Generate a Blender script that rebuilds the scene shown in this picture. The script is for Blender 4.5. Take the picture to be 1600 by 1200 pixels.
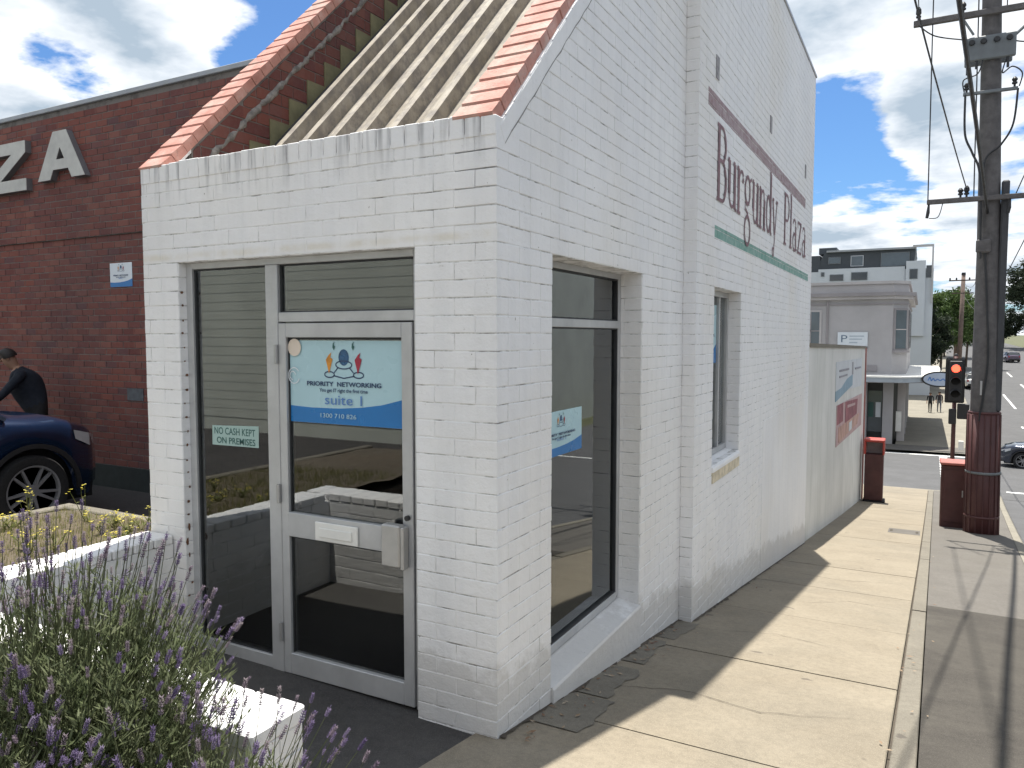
import bpy, bmesh, math, random
from mathutils import Vector, Matrix, Euler
R = math.radians
random.seed(7)
scene = bpy.context.scene
for o in list(bpy.data.objects):
    bpy.data.objects.remove(o)

# ---------------------------------------------------------------- camera
CAM = Vector((0.0, 0.0, 1.99))
cam_data = bpy.data.cameras.new('camera')
cam = bpy.data.objects.new('camera', cam_data)
scene.collection.objects.link(cam)
cam_data.sensor_width = 36.0
cam_data.lens = 36.0 * 1190.0 / 1600.0
cam_data.clip_start = 0.05
cam_data.clip_end = 4000.0
cam.location = CAM
cam.rotation_euler = (R(90 - 3.606), 0.0, R(28.262))
scene.camera = cam

# ---------------------------------------------------------------- sun and sky
SUNV = Vector((0.0815, -0.304, -1.0)).normalized()      # the way the light travels
sun_data = bpy.data.lights.new('sun', 'SUN')
sun_data.energy = 4.8
sun_data.angle = R(0.53)
sun_data.color = (1.0, 0.955, 0.87)
sun = bpy.data.objects.new('sun', sun_data)
scene.collection.objects.link(sun)
sun.rotation_euler = SUNV.to_track_quat('-Z', 'Y').to_euler()
sun.location = (-5, 20, 60)

world = bpy.data.worlds.new('World')
scene.world = world
world.use_nodes = True
wt = world.node_tree
wt.nodes.clear()
def wn(t, **kw):
    n = wt.nodes.new(t)
    for k, v in kw.items():
        setattr(n, k, v)
    return n
def wl(a, b):
    wt.links.new(a, b)
def wmath(op, a, b=None, clamp=False):
    n = wn('ShaderNodeMath', operation=op, use_clamp=clamp)
    for i, v in enumerate((a, b)):
        if v is None:
            continue
        if isinstance(v, (int, float)):
            n.inputs[i].default_value = v
        else:
            wl(v, n.inputs[i])
    return n.outputs[0]
sky = wn('ShaderNodeTexSky', sky_type='NISHITA', sun_disc=False)
sky.sun_elevation = R(72.5)
sky.sun_rotation = R(-15)
sky.air_density = 1.0
sky.dust_density = 0.6
sky.ozone_density = 1.6
tc = wn('ShaderNodeTexCoord')
sep = wn('ShaderNodeSeparateXYZ')
wl(tc.outputs['Generated'], sep.inputs[0])
den = wmath('ADD', wmath('MAXIMUM', sep.outputs[2], 0.0), 0.16)
comb = wn('ShaderNodeCombineXYZ')
wl(wmath('DIVIDE', sep.outputs[0], den), comb.inputs[0])
wl(wmath('DIVIDE', sep.outputs[1], den), comb.inputs[1])
def wnoise(scale, detail, rough, off, dist=0.0):
    mp = wn('ShaderNodeMapping')
    mp.inputs['Location'].default_value = off
    wl(comb.outputs[0], mp.inputs[0])
    n = wn('ShaderNodeTexNoise')
    n.inputs['Scale'].default_value = scale
    n.inputs['Detail'].default_value = detail
    n.inputs['Roughness'].default_value = rough
    n.inputs['Distortion'].default_value = dist
    wl(mp.outputs[0], n.inputs['Vector'])
    return n.outputs[0]
SKYOFF = (3.7, 1.9, 0.0)
big = wnoise(1.55, 9.0, 0.57, SKYOFF, 0.1)
fine = wnoise(4.5, 6.0, 0.6, (SKYOFF[0] + 5, SKYOFF[1] + 2, 1.0), 0.2)
shade = wnoise(2.6, 5.0, 0.55, (SKYOFF[0] - 3, SKYOFF[1] + 4, 2.0))
dens = wmath('ADD', big, wmath('MULTIPLY', wmath('SUBTRACT', fine, 0.5), 0.24))
# a clear gap and a few cloud banks, given as directions in the sky
def lobe(d, width, amount):
    d = Vector(d).normalized()
    vm = wn('ShaderNodeVectorMath', operation='DOT_PRODUCT')
    wl(tc.outputs['Generated'], vm.inputs[0])
    vm.inputs[1].default_value = d
    t = wmath('DIVIDE', wmath('SUBTRACT', 1.0, vm.outputs['Value']), 1.0 - math.cos(R(width)))
    g = wmath('MAXIMUM', wmath('SUBTRACT', 1.0, t), 0.0)
    return wmath('MULTIPLY', wmath('MULTIPLY', g, g), amount)
LOBES = [((-0.076, 0.968, 0.238), 8.0, -0.20), ((-0.092, 0.977, 0.19), 6.0, -0.14), ((-0.651, 0.669, 0.359), 6.0, -0.20), ((-0.816, 0.501, 0.288), 5.5, -0.24), ((-0.696, 0.643, 0.319), 4.0, -0.08),
         ((-0.112, 0.932, 0.346), 7.0, 0.12), ((0.01, 0.972, 0.237), 4.5, 0.16), ((-0.078, 0.985, 0.140), 5.0, 0.15), ((-0.004, 0.948, 0.318), 6.0, 0.10), ((-0.768, 0.55, 0.329), 6.0, 0.10), ((0.083, 0.994, 0.073), 5.0, 0.06), ((-0.843, 0.475, 0.252), 4.0, 0.12)]
for d, wd, am in LOBES:
    dens = wmath('ADD', dens, lobe(d, wd, am))
ramp = wn('ShaderNodeValToRGB')
ramp.color_ramp.elements[0].position = 0.408
ramp.color_ramp.elements[1].position = 0.474
wl(dens, ramp.inputs[0])
cr = wn('ShaderNodeValToRGB')
cr.color_ramp.elements[0].position = 0.22
cr.color_ramp.elements[0].color = (0.40, 0.49, 0.585, 1)
cr.color_ramp.elements[1].position = 0.50
cr.color_ramp.elements[1].color = (0.92, 0.955, 1.0, 1)
thick = wmath('MULTIPLY', wmath('SUBTRACT', dens, 0.50), 1.2)
wl(wmath('SUBTRACT', shade, wmath('MAXIMUM', thick, 0.0)), cr.inputs[0])
mix = wn('ShaderNodeMixRGB')
wl(ramp.outputs[0], mix.inputs[0])
skyg = wn('ShaderNodeMixRGB', blend_type='MULTIPLY')
skyg.inputs[0].default_value = 1.0
skyg.inputs[2].default_value = (0.38, 0.56, 0.76, 1)
wl(sky.outputs[0], skyg.inputs[1])
wl(skyg.outputs[0], mix.inputs[1])
csc = wn('ShaderNodeVectorMath', operation='SCALE')
csc.inputs['Scale'].default_value = 6.3
wl(cr.outputs[0], csc.inputs[0])
wl(csc.outputs[0], mix.inputs[2])
bg = wn('ShaderNodeBackground')
bg.inputs[1].default_value = 0.105
wl(mix.outputs[0], bg.inputs[0])
wout = wn('ShaderNodeOutputWorld')
wl(bg.outputs[0], wout.inputs[0])

vs = scene.view_settings
vs.view_transform = 'Standard'
vs.look = 'None'
vs.exposure = 0.86
vs.gamma = 1.0
vs.use_curve_mapping = False

# ---------------------------------------------------------------- helpers
COL = scene.collection
def s2l(v):
    v /= 255.0
    return v / 12.92 if v <= 0.04045 else ((v + 0.055) / 1.055) ** 2.4
def rgb(r, g, b):
    return (s2l(r), s2l(g), s2l(b))

class NT:
    """small helper to write node materials"""
    def __init__(self, name):
        self.m = bpy.data.materials.new(name)
        self.m.use_nodes = True
        self.t = self.m.node_tree
        self.b = self.t.nodes['Principled BSDF']
        self.out = self.t.nodes['Material Output']
    def n(self, t, **kw):
        x = self.t.nodes.new(t)
        for k, v in kw.items():
            setattr(x, k, v)
        return x
    def l(self, a, b):
        self.t.links.new(a, b)
    def pos(self):
        return self.n('ShaderNodeNewGeometry').outputs['Position']
    def noise(self, scale, detail=4.0, rough=0.55, vec=None, stretch=None, dist=0.0):
        v = vec or self.pos()
        if stretch:
            mp = self.n('ShaderNodeMapping')
            mp.inputs['Scale'].default_value = stretch
            self.l(v, mp.inputs[0])
            v = mp.outputs[0]
        x = self.n('ShaderNodeTexNoise')
        x.inputs['Scale'].default_value = scale
        x.inputs['Detail'].default_value = detail
        x.inputs['Roughness'].default_value = rough
        x.inputs['Distortion'].default_value = dist
        self.l(v, x.inputs['Vector'])
        return x.outputs[0]
    def ramp(self, fac, stops):
        r = self.n('ShaderNodeValToRGB')
        e = r.color_ramp.elements
        while len(e) < len(stops):
            e.new(0.5)
        for i, (p, c) in enumerate(stops):
            e[i].position = p
            if isinstance(c, (int, float)):
                c = (c, c, c)
            e[i].color = (c[0], c[1], c[2], 1)
        self.l(fac, r.inputs[0])
        return r.outputs[0]
    def mix(self, fac, a, b, mode='MIX'):
        x = self.n('ShaderNodeMixRGB', blend_type=mode)
        for i, v in enumerate((fac, a, b)):
            if isinstance(v, (int, float)):
                x.inputs[i].default_value = v if i == 0 else (v, v, v, 1)
            elif isinstance(v, tuple):
                x.inputs[i].default_value = (v[0], v[1], v[2], 1)
            else:
                self.l(v, x.inputs[i])
        return x.outputs[0]
    def math(self, op, a, b=None, clamp=False):
        x = self.n('ShaderNodeMath', operation=op, use_clamp=clamp)
        for i, v in enumerate((a, b)):
            if v is None:
                continue
            if isinstance(v, (int, float)):
                x.inputs[i].default_value = v
            else:
                self.l(v, x.inputs[i])
        return x.outputs[0]
    def bump(self, h, strength=0.2, dist=0.01):
        x = self.n('ShaderNodeBump')
        x.inputs['Strength'].default_value = strength
        x.inputs['Distance'].default_value = dist
        self.l(h, x.inputs['Height'])
        self.l(x.outputs[0], self.b.inputs['Normal'])
    def done(self, col=None, rough=0.6, metal=0.0, spec=None):
        if col is not None:
            if isinstance(col, tuple):
                self.b.inputs['Base Color'].default_value = (col[0], col[1], col[2], 1)
            else:
                self.l(col, self.b.inputs['Base Color'])
        if isinstance(rough, (int, float)):
            self.b.inputs['Roughness'].default_value = rough
        else:
            self.l(rough, self.b.inputs['Roughness'])
        self.b.inputs['Metallic'].default_value = metal
        if spec is not None:
            self.b.inputs['Specular IOR Level'].default_value = spec
        return self.m

def worn(name, c, rough=0.6, scale=3.0, var=0.25, bump=0.0, bscale=40.0, metal=0.0, spec=None):
    """one colour with uneven tone and fine relief"""
    t = NT(name)
    f = t.noise(scale, 6.0, 0.62)
    lo = tuple(x * (1 - var) for x in c)
    hi = tuple(min(1.0, x * (1 + var * 0.6)) for x in c)
    col = t.ramp(f, [(0.3, lo), (0.7, hi)])
    if bump:
        t.bump(t.noise(bscale, 4.0), bump, 0.01)
    rf = t.ramp(t.noise(scale * 2.3, 3.0), [(0.3, max(0.02, rough - 0.08)), (0.7, min(1.0, rough + 0.08))])
    return t.done(col, rf, metal, spec)

class MB:
    """collects faces; build() links them as one mesh object"""
    def __init__(self):
        self.v = []
        self.f = []
        self.mi = []
        self.cur = 0
    def add(self, vs, fs):
        o = len(self.v)
        self.v += [tuple(p) for p in vs]
        for f in fs:
            self.f.append([i + o for i in f])
            self.mi.append(self.cur)
        return self
    def box(self, x0, x1, y0, y1, z0, z1):
        if x0 > x1: x0, x1 = x1, x0
        if y0 > y1: y0, y1 = y1, y0
        if z0 > z1: z0, z1 = z1, z0
        return self.add([(x0,y0,z0),(x1,y0,z0),(x1,y1,z0),(x0,y1,z0),(x0,y0,z1),(x1,y0,z1),(x1,y1,z1),(x0,y1,z1)],
            [(0,3,2,1),(4,5,6,7),(0,1,5,4),(1,2,6,5),(2,3,7,6),(3,0,4,7)])
    def bbox(self, x0, x1, y0, y1, z0, z1, b=0.004):
        """box with chamfered edges"""
        bm = bmesh.new()
        bmesh.ops.create_cube(bm, size=1.0)
        for v in bm.verts:
            v.co = ((x0+x1)/2 + v.co.x*abs(x1-x0), (y0+y1)/2 + v.co.y*abs(y1-y0), (z0+z1)/2 + v.co.z*abs(z1-z0))
        bmesh.ops.bevel(bm, geom=bm.edges[:], offset=b, segments=1, affect='EDGES')
        return self.bm(bm)
    def bm(self, bm):
        bm.verts.index_update()
        self.add([v.co[:] for v in bm.verts], [[v.index for v in f.verts] for f in bm.faces])
        bm.free()
        return self
    def quad(self, a, b, c, d):
        return self.add([a, b, c, d], [(0,1,2,3)])
    def prism(self, poly, axis, a, b):
        """polygon in the two other axes, extruded from a to b along axis ('x': poly=(y,z); 'y': (x,z); 'z': (x,y))"""
        def P(p, t):
            return {'x': (t, p[0], p[1]), 'y': (p[0], t, p[1]), 'z': (p[0], p[1], t)}[axis]
        n = len(poly)
        vs = [P(p, a) for p in poly] + [P(p, b) for p in poly]
        fs = [tuple(range(n))[::-1], tuple(range(n, 2*n))]
        for i in range(n):
            j = (i+1) % n
            fs.append((i, j, n+j, n+i))
        return self.add(vs, fs)
    def tube(self, pts, rad, n=8, cap=True):
        pts = [Vector(p) for p in pts]
        if not isinstance(rad, (list, tuple)):
            rad = [rad]*len(pts)
        vs = []; fs = []
        up = None
        for i, p in enumerate(pts):
            d = (pts[min(i+1, len(pts)-1)] - pts[max(i-1, 0)]).normalized()
            if up is None:
                up = Vector((0,0,1)) if abs(d.z) < 0.9 else Vector((1,0,0))
            s = d.cross(up).normalized()
            up = s.cross(d).normalized()
            for k in range(n):
                a = 2*math.pi*k/n
                vs.append(p + (s*math.cos(a) + up*math.sin(a))*rad[i])
        for i in range(len(pts)-1):
            for k in range(n):
                k2 = (k+1) % n
                fs.append((i*n+k, i*n+k2, (i+1)*n+k2, (i+1)*n+k))
        if cap:
            fs.append(tuple(range(n))[::-1])
            fs.append(tuple(range((len(pts)-1)*n, len(pts)*n)))
        return self.add(vs, fs)
    def lathe(self, prof, n=24, axis='z', c=(0,0,0), cap=True):
        """prof = (radius, height) pairs turned about an axis through c"""
        vs = []; fs = []
        for r, h in prof:
            for k in range(n):
                a = 2*math.pi*k/n
                u, w = r*math.cos(a), r*math.sin(a)
                p = {'z': (u, w, h), 'y': (u, h, w), 'x': (h, u, w)}[axis]
                vs.append((p[0]+c[0], p[1]+c[1], p[2]+c[2]))
        for i in range(len(prof)-1):
            for k in range(n):
                k2 = (k+1) % n
                fs.append((i*n+k, i*n+k2, (i+1)*n+k2, (i+1)*n+k))
        if cap:
            fs.append(tuple(range(n))[::-1])
            fs.append(tuple(range((len(prof)-1)*n, len(prof)*n)))
        return self.add(vs, fs)
    def mesh(self, name, mats, off=(0,0,0), smooth=False):
        me = bpy.data.meshes.new(name)
        ox, oy, oz = off
        me.from_pydata([(x-ox, y-oy, z-oz) for x, y, z in self.v], [], self.f)
        if not isinstance(mats, (list, tuple)):
            mats = [mats]
        for m in mats:
            me.materials.append(m)
        if len(mats) > 1:
            me.polygons.foreach_set('material_index', self.mi)
        if smooth:
            me.polygons.foreach_set('use_smooth', [True]*len(me.polygons))
        me.update()
        return me
    def build(self, name, mats, parent=None, local=False, smooth=False, fix=True):
        off = (0,0,0)
        if parent is not None and not local:
            off = root_of(parent).location
        me = self.mesh(name, mats, off, smooth)
        if fix:
            bm = bmesh.new(); bm.from_mesh(me)
            bmesh.ops.recalc_face_normals(bm, faces=bm.faces[:])
            bm.to_mesh(me); bm.free()
        return link(name, me, parent)
def root_of(o):
    while o.parent is not None:
        o = o.parent
    return o
def link(name, data, parent=None):
    o = bpy.data.objects.new(name, data)
    COL.objects.link(o)
    if parent is not None:
        o.parent = parent
    return o
def tag(o, label, cat, group=None):
    o['label'] = label
    o['category'] = cat
    if group:
        o['group'] = group
    return o
def thing(name, label, cat, loc=(0,0,0), rz=0.0, group=None):
    o = link(name, None)
    o.empty_display_size = 0.2
    o.location = loc
    o.rotation_euler = (0, 0, rz)
    return tag(o, label, cat, group)
def struct(o):
    o['kind'] = 'structure'
    return o
def stuff(o):
    o['kind'] = 'stuff'
    return o
def smooth_by_angle(o, ang=35):
    me = o.data
    me.polygons.foreach_set('use_smooth', [True]*len(me.polygons))
    bm = bmesh.new(); bm.from_mesh(me)
    for e in bm.edges:
        if len(e.link_faces) == 2 and e.calc_face_angle(0) > R(ang):
            e.smooth = False
    bm.to_mesh(me); bm.free()
    return o
def text_mb(body, size, width=None, extrude=0.0012, bold=0.0):
    """flat lettering: mesh in local XY, left aligned at 0, optional fit to width"""
    cu = bpy.data.curves.new('lettering', 'FONT')
    cu.body = body
    cu.size = size
    cu.extrude = extrude
    cu.offset = bold
    cu.resolution_u = 3
    o = bpy.data.objects.new('lettering', cu)
    COL.objects.link(o)
    dg = bpy.context.evaluated_depsgraph_get()
    me = bpy.data.meshes.new_from_object(o.evaluated_get(dg))
    vs = [v.co.copy() for v in me.vertices]
    fs = [list(p.vertices) for p in me.polygons]
    bpy.data.objects.remove(o); bpy.data.curves.remove(cu); bpy.data.meshes.remove(me)
    x0 = min(v.x for v in vs); x1 = max(v.x for v in vs)
    k = 1.0 if width is None else width/(x1-x0)
    return [((v.x-x0)*k, v.y, v.z) for v in vs], fs
def put_text(mb, body, size, u, z, d, face, width=None, bold=0.0, extrude=0.0012):
    """face 'front': wall looks to -Y, u runs along +X; 'side': wall looks to +X, u runs along +Y; d is the plane"""
    vs, fs = text_mb(body, size, width, extrude, bold)
    if face == 'front':
        mb.add([(u+x, d-e, z+y) for x, y, e in vs], fs)
    else:
        mb.add([(d+e, u+x, z+y) for x, y, e in vs], fs)
def disc_poly(cx, cz, rx, rz, n=20, a0=0.0, a1=2*math.pi):
    return [(cx + rx*math.cos(a0+(a1-a0)*i/n), cz + rz*math.sin(a0+(a1-a0)*i/n)) for i in range(n)]

# ground profile along the street (falls to the crossing, then climbs)
PROF = [(-400, 10), (-60, 7), (-20, 3.43), (3.18, 0), (13.6, -1.542), (20, -2.36), (27, -3.2), (32, -3.72), (40, -4.1), (47, -4.3), (52, -4.28), (70, -4.1), (110, -2.5), (170, -0.15), (260, 1.2), (900, 3.0)]
def prof(y):
    for (a, za), (b, zb) in zip(PROF, PROF[1:]):
        if y <= b:
            return za + (zb-za)*(y-a)/(b-a)
    return PROF[-1][1]
def ystops(a, b, step):
    n = max(1, int(round((b-a)/step)))
    ys = {round(a + (b-a)*i/n, 4) for i in range(n+1)} | {p[0] for p in PROF if a < p[0] < b}
    return sorted(ys)
def strip(mb, xl, xr, ys, dz, nx=1):
    """a sheet between the lines xl(y) and xr(y) laid on the profile"""
    rows = []
    vs = []
    for y in ys:
        a = xl(y) if callable(xl) else xl
        b = xr(y) if callable(xr) else xr
        for i in range(nx+1):
            vs.append((a+(b-a)*i/nx, y, prof(y)+dz))
    fs = []
    for j in range(len(ys)-1):
        for i in range(nx):
            k = j*(nx+1)+i
            fs.append((k, k+1, k+nx+2, k+nx+1))
    mb.add(vs, fs)
    return mb
# ---------------------------------------------------------------- materials
def paint_brick(name, stripes=False):
    """white masonry paint, dirty at joints, streaked by rain"""
    t = NT(name)
    big = t.noise(0.9, 5.0, 0.6)
    base = t.ramp(big, [(0.3, (0.80, 0.80, 0.81)), (0.7, (0.88, 0.875, 0.87))])
    streak = t.noise(1.0, 5.0, 0.6, stretch=(9.0, 9.0, 0.55))
    base = t.mix(t.ramp(streak, [(0.45, 0.0), (0.75, 0.30)]), base, (0.62, 0.63, 0.65))
    spots = t.noise(16.0, 5.0, 0.7)
    base = t.mix(t.ramp(spots, [(0.66, 0.0), (0.76, 0.55)]), base, (0.42, 0.40, 0.37))
    chips = t.noise(34.0, 3.0, 0.5)
    base = t.mix(t.ramp(chips, [(0.735, 0.0), (0.75, 0.8)]), base, (0.16, 0.13, 0.11))
    yel = t.noise(0.55, 3.0, 0.5, stretch=(1.0, 1.0, 0.7))
    base = t.mix(t.ramp(yel, [(0.48, 0.0), (0.72, 0.45)]), base, (0.76, 0.71, 0.62))
    # splash dirt low on the wall, following the falling ground
    sp = t.n('ShaderNodeSeparateXYZ'); t.l(t.pos(), sp.inputs[0])
    h = t.math('ADD', sp.outputs[2], t.math('MULTIPLY', t.math('SUBTRACT', sp.outputs[1], 3.18), 0.148))
    low = t.math('ADD', h, t.math('MULTIPLY', t.noise(5.0, 5.0, 0.7), -0.55))
    base = t.mix(t.ramp(low, [(-0.26, 0.5), (0.10, 0.0)]), base, (0.46, 0.44, 0.41))
    front = t.math('LESS_THAN', sp.outputs[1], 3.2)
    drip = t.noise(1.0, 3.0, 0.5, stretch=(24.0, 24.0, 1.2))
    dm = t.math('MULTIPLY', t.ramp(drip, [(0.5, 0.0), (0.68, 0.75)]), t.ramp(t.math('MULTIPLY', sp.outputs[2], 0.3), [(0.835, 0.0), (0.912, 1.0)]))
    base = t.mix(t.math('MULTIPLY', dm, front), base, (0.30, 0.30, 0.31))
    lint = t.ramp(t.math('ABSOLUTE', t.math('SUBTRACT', sp.outputs[2], 2.475)), [(0.008, 0.35), (0.03, 0.0)])
    lint = t.math('MULTIPLY', lint, t.ramp(t.noise(6.0, 3.0), [(0.4, 0.2), (0.6, 1.0)]))
    base = t.mix(t.math('MULTIPLY', lint, front), base, (0.62, 0.54, 0.36))
    if stripes:
        def band(z0, z1, y0, y1, c, b):
            m = t.math('MULTIPLY', t.math('GREATER_THAN', sp.outputs[2], z0), t.math('LESS_THAN', sp.outputs[2], z1))
            m = t.math('MULTIPLY', m, t.math('GREATER_THAN', sp.outputs[1], y0))
            m = t.math('MULTIPLY', m, t.math('LESS_THAN', sp.outputs[1], y1))
            wear = t.ramp(t.noise(11.0, 5.0, 0.7), [(0.3, 0.97), (0.75, 0.62)])
            return t.mix(t.math('MULTIPLY', m, wear), b, c)
        base = band(3.985, 4.14, 6.7, 12.88, (0.24, 0.13, 0.145), base)
        base = band(2.885, 2.995, 7.0, 13.39, (0.07, 0.27, 0.21), base)
    t.bump(t.math('ADD', t.noise(85.0, 4.0, 0.6), t.math('MULTIPLY', t.noise(19.0, 3.0, 0.5), 2.2)), 0.5, 0.005)
    return t.done(base, 0.62, spec=0.35)
M = {}
M['paint'] = paint_brick('white_brick_paint')
M['paint_main'] = paint_brick('white_brick_paint_with_painted_bands', True)
def joint_mat(name, a, b):
    t = NT(name)
    f = t.noise(7.0, 6.0, 0.7)
    return t.done(t.ramp(f, [(0.30, tuple(x*0.55 for x in a)), (0.38, a), (0.52, b)]), 0.85)
M['joint'] = joint_mat('painted_joint', (0.36, 0.35, 0.335), (0.80, 0.795, 0.79))
M['red_joint'] = joint_mat('grey_mortar', (0.10, 0.088, 0.08), (0.185, 0.165, 0.15))

def red_brick(name, cols, course=0.0871, mod=0.24, z_shift=0.0, along='x'):
    t = NT(name)
    sp = t.n('ShaderNodeSeparateXYZ'); t.l(t.pos(), sp.inputs[0])
    row = t.math('FLOOR', t.math('DIVIDE', t.math('ADD', sp.outputs[2], 20*course - z_shift), course))
    half = t.math('MULTIPLY', t.math('MODULO', row, 2.0), 0.5)
    u = sp.outputs[0] if along == 'x' else sp.outputs[1]
    cell = t.math('FLOOR', t.math('SUBTRACT', t.math('DIVIDE', t.math('ADD', u, 100*mod), mod), half))
    cv = t.n('ShaderNodeCombineXYZ'); t.l(cell, cv.inputs[0]); t.l(row, cv.inputs[1])
    w = t.n('ShaderNodeTexWhiteNoise', noise_dimensions='2D'); t.l(cv.outputs[0], w.inputs['Vector'])
    base = t.ramp(w.outputs['Value'], [(i/(len(cols)-1), c) for i, c in enumerate(cols)])
    soot = t.noise(0.5, 5.0, 0.6)
    base = t.mix(t.ramp(soot, [(0.42, 0.0), (0.72, 0.45)]), base, (0.085, 0.06, 0.064))
    base = t.mix(t.ramp(t.noise(30.0, 4.0, 0.7), [(0.45, 0.0), (0.8, 0.35)]), base, (0.20, 0.14, 0.12))
    t.bump(t.noise(120.0, 4.0, 0.6), 0.4, 0.004)
    return t.done(base, 0.85, spec=0.2)
RED = [(0.16, 0.058, 0.052), (0.205, 0.072, 0.058), (0.24, 0.085, 0.064), (0.18, 0.066, 0.06), (0.265, 0.105, 0.08), (0.14, 0.066, 0.068)]
M['red_brick'] = red_brick('red_face_brick', RED)
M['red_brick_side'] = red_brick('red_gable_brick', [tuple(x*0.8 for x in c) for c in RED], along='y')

def concrete(name, a, b, speck, bump=0.35, stain=(0.13, 0.12, 0.10)):
    t = NT(name)
    base = t.ramp(t.noise(1.3, 9.0, 0.72), [(0.3, a), (0.7, b)])
    base = t.mix(t.ramp(t.noise(22.0, 6.0, 0.75), [(0.35, 0.34), (0.6, 0.0)]), base, tuple(x*0.55 for x in a))
    base = t.mix(t.ramp(t.noise(0.45, 6.0, 0.7, dist=0.6), [(0.47, 0.0), (0.72, 0.5)]), base, stain)
    v = t.n('ShaderNodeTexVoronoi'); v.inputs['Scale'].default_value = 130.0; t.l(t.pos(), v.inputs['Vector'])
    base = t.mix(t.ramp(v.outputs['Distance'], [(0.1, 0.8), (0.4, 0.0)]), base, speck)
    v2 = t.n('ShaderNodeTexVoronoi'); v2.inputs['Scale'].default_value = 75.0; t.l(t.pos(), v2.inputs['Vector'])
    base = t.mix(t.ramp(v2.outputs['Distance'], [(0.08, 0.6), (0.2, 0.0)]), base, stain)
    base = t.mix(t.ramp(t.noise(60.0, 3.0, 0.7), [(0.62, 0.0), (0.7, 0.5)]), base, stain)
    blot = t.noise(4.0, 2.0, 0.5)
    base = t.mix(t.ramp(blot, [(0.73, 0.0), (0.75, 0.6)]), base, (0.07, 0.06, 0.055))
    t.bump(t.noise(150.0, 4.0, 0.7), bump, 0.006)
    return t.done(base, 0.88, spec=0.25)
M['slab'] = concrete('sunbleached_concrete', (0.216, 0.185, 0.139), (0.287, 0.250, 0.191), (0.327, 0.285, 0.221))
M['edging'] = concrete('edging_concrete', (0.149, 0.134, 0.109), (0.218, 0.199, 0.162), (0.270, 0.249, 0.206))
M['joint_dirt'] = concrete('joint_dirt', (0.06, 0.05, 0.04), (0.11, 0.09, 0.07), (0.13, 0.11, 0.09))
M['verge_dark'] = concrete('old_dark_asphalt', (0.048, 0.043, 0.038), (0.078, 0.071, 0.061), (0.113, 0.103, 0.090), 0.6)
M['verge_pale'] = concrete('pale_worn_asphalt', (0.115, 0.106, 0.095), (0.155, 0.144, 0.130), (0.190, 0.178, 0.162), 0.5)
M['entry'] = concrete('entry_asphalt', (0.050, 0.046, 0.046), (0.091, 0.088, 0.084), (0.122, 0.119, 0.112), 0.6)
M['road'] = concrete('road_asphalt', (0.092, 0.092, 0.095), (0.121, 0.121, 0.124), (0.138, 0.138, 0.138), 0.3, (0.069, 0.069, 0.069))
M['carpark'] = concrete('carpark_asphalt', (0.045, 0.042, 0.042), (0.075, 0.07, 0.068), (0.1, 0.095, 0.09), 0.5, (0.03, 0.03, 0.03))
M['kerb'] = concrete('kerb_concrete', (0.207, 0.190, 0.155), (0.277, 0.254, 0.207), (0.288, 0.270, 0.230))
M['soil'] = concrete('garden_soil', (0.040, 0.027, 0.019), (0.088, 0.062, 0.044), (0.120, 0.088, 0.064), 0.9)
M['dry_soil'] = concrete('dry_garden_soil', (0.102, 0.080, 0.058), (0.160, 0.128, 0.093), (0.179, 0.154, 0.109), 0.9)
M['earth'] = concrete('grassy_earth', (0.07, 0.085, 0.04), (0.13, 0.13, 0.07), (0.16, 0.15, 0.09), 0.6)
M['line'] = worn('road_paint', (0.78, 0.78, 0.76), 0.6, 6.0, 0.2)
M['yellow_tactile'] = worn('yellow_tactile_paint', (0.496, 0.360, 0.104), 0.7, 6.0, 0.2)
M['alu'] = worn('mill_aluminium', (0.50, 0.505, 0.51), 0.42, 4.0, 0.14, metal=0.35)
M['alu_dark'] = worn('dark_gasket', (0.025, 0.027, 0.03), 0.6, 4.0, 0.2)
M['white_plastic'] = worn('white_enamel', (0.78, 0.77, 0.73), 0.35, 5.0, 0.08)
M['steel'] = worn('grey_steel', (0.42, 0.42, 0.42), 0.35, 4.0, 0.15, metal=0.6)
M['hole_rust'] = worn('hole_and_rust_brown', (0.16, 0.075, 0.04), 0.85, 18.0, 0.4)
M['black'] = worn('black_plastic', (0.018, 0.018, 0.02), 0.5, 5.0, 0.2)
M['cable'] = worn('black_cable', (0.02, 0.021, 0.024), 0.55, 5.0, 0.2)
M['render'] = paint_brick('smooth_painted_render')
def glass(name, tint=(0.92, 0.95, 0.93), ior=2.25):
    t = NT(name)
    tr = t.n('ShaderNodeBsdfTransparent'); tr.inputs[0].default_value = (tint[0], tint[1], tint[2], 1)
    gl = t.n('ShaderNodeBsdfGlossy'); gl.inputs['Roughness'].default_value = 0.015
    gl.inputs[0].default_value = (0.93, 0.96, 0.97, 1)
    fr = t.n('ShaderNodeFresnel'); fr.inputs[0].default_value = ior
    mx = t.n('ShaderNodeMixShader')
    t.l(fr.outputs[0], mx.inputs[0]); t.l(tr.outputs[0], mx.inputs[1]); t.l(gl.outputs[0], mx.inputs[2])
    t.l(mx.outputs[0], t.out.inputs[0])
    return t.m
M['glass'] = glass('window_glass')
def dark_glass(name, c=(0.02, 0.025, 0.03), rough=0.05):
    t = NT(name)
    return t.done(t.ramp(t.noise(0.8, 2.0), [(0.3, c), (0.7, tuple(x*1.5 for x in c))]), rough, 0.0, 0.8)
M['dark_glass'] = dark_glass('dark_window_glass')
M['sky_glass'] = dark_glass('far_window_glass', (0.05, 0.07, 0.085), 0.12)

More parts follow.
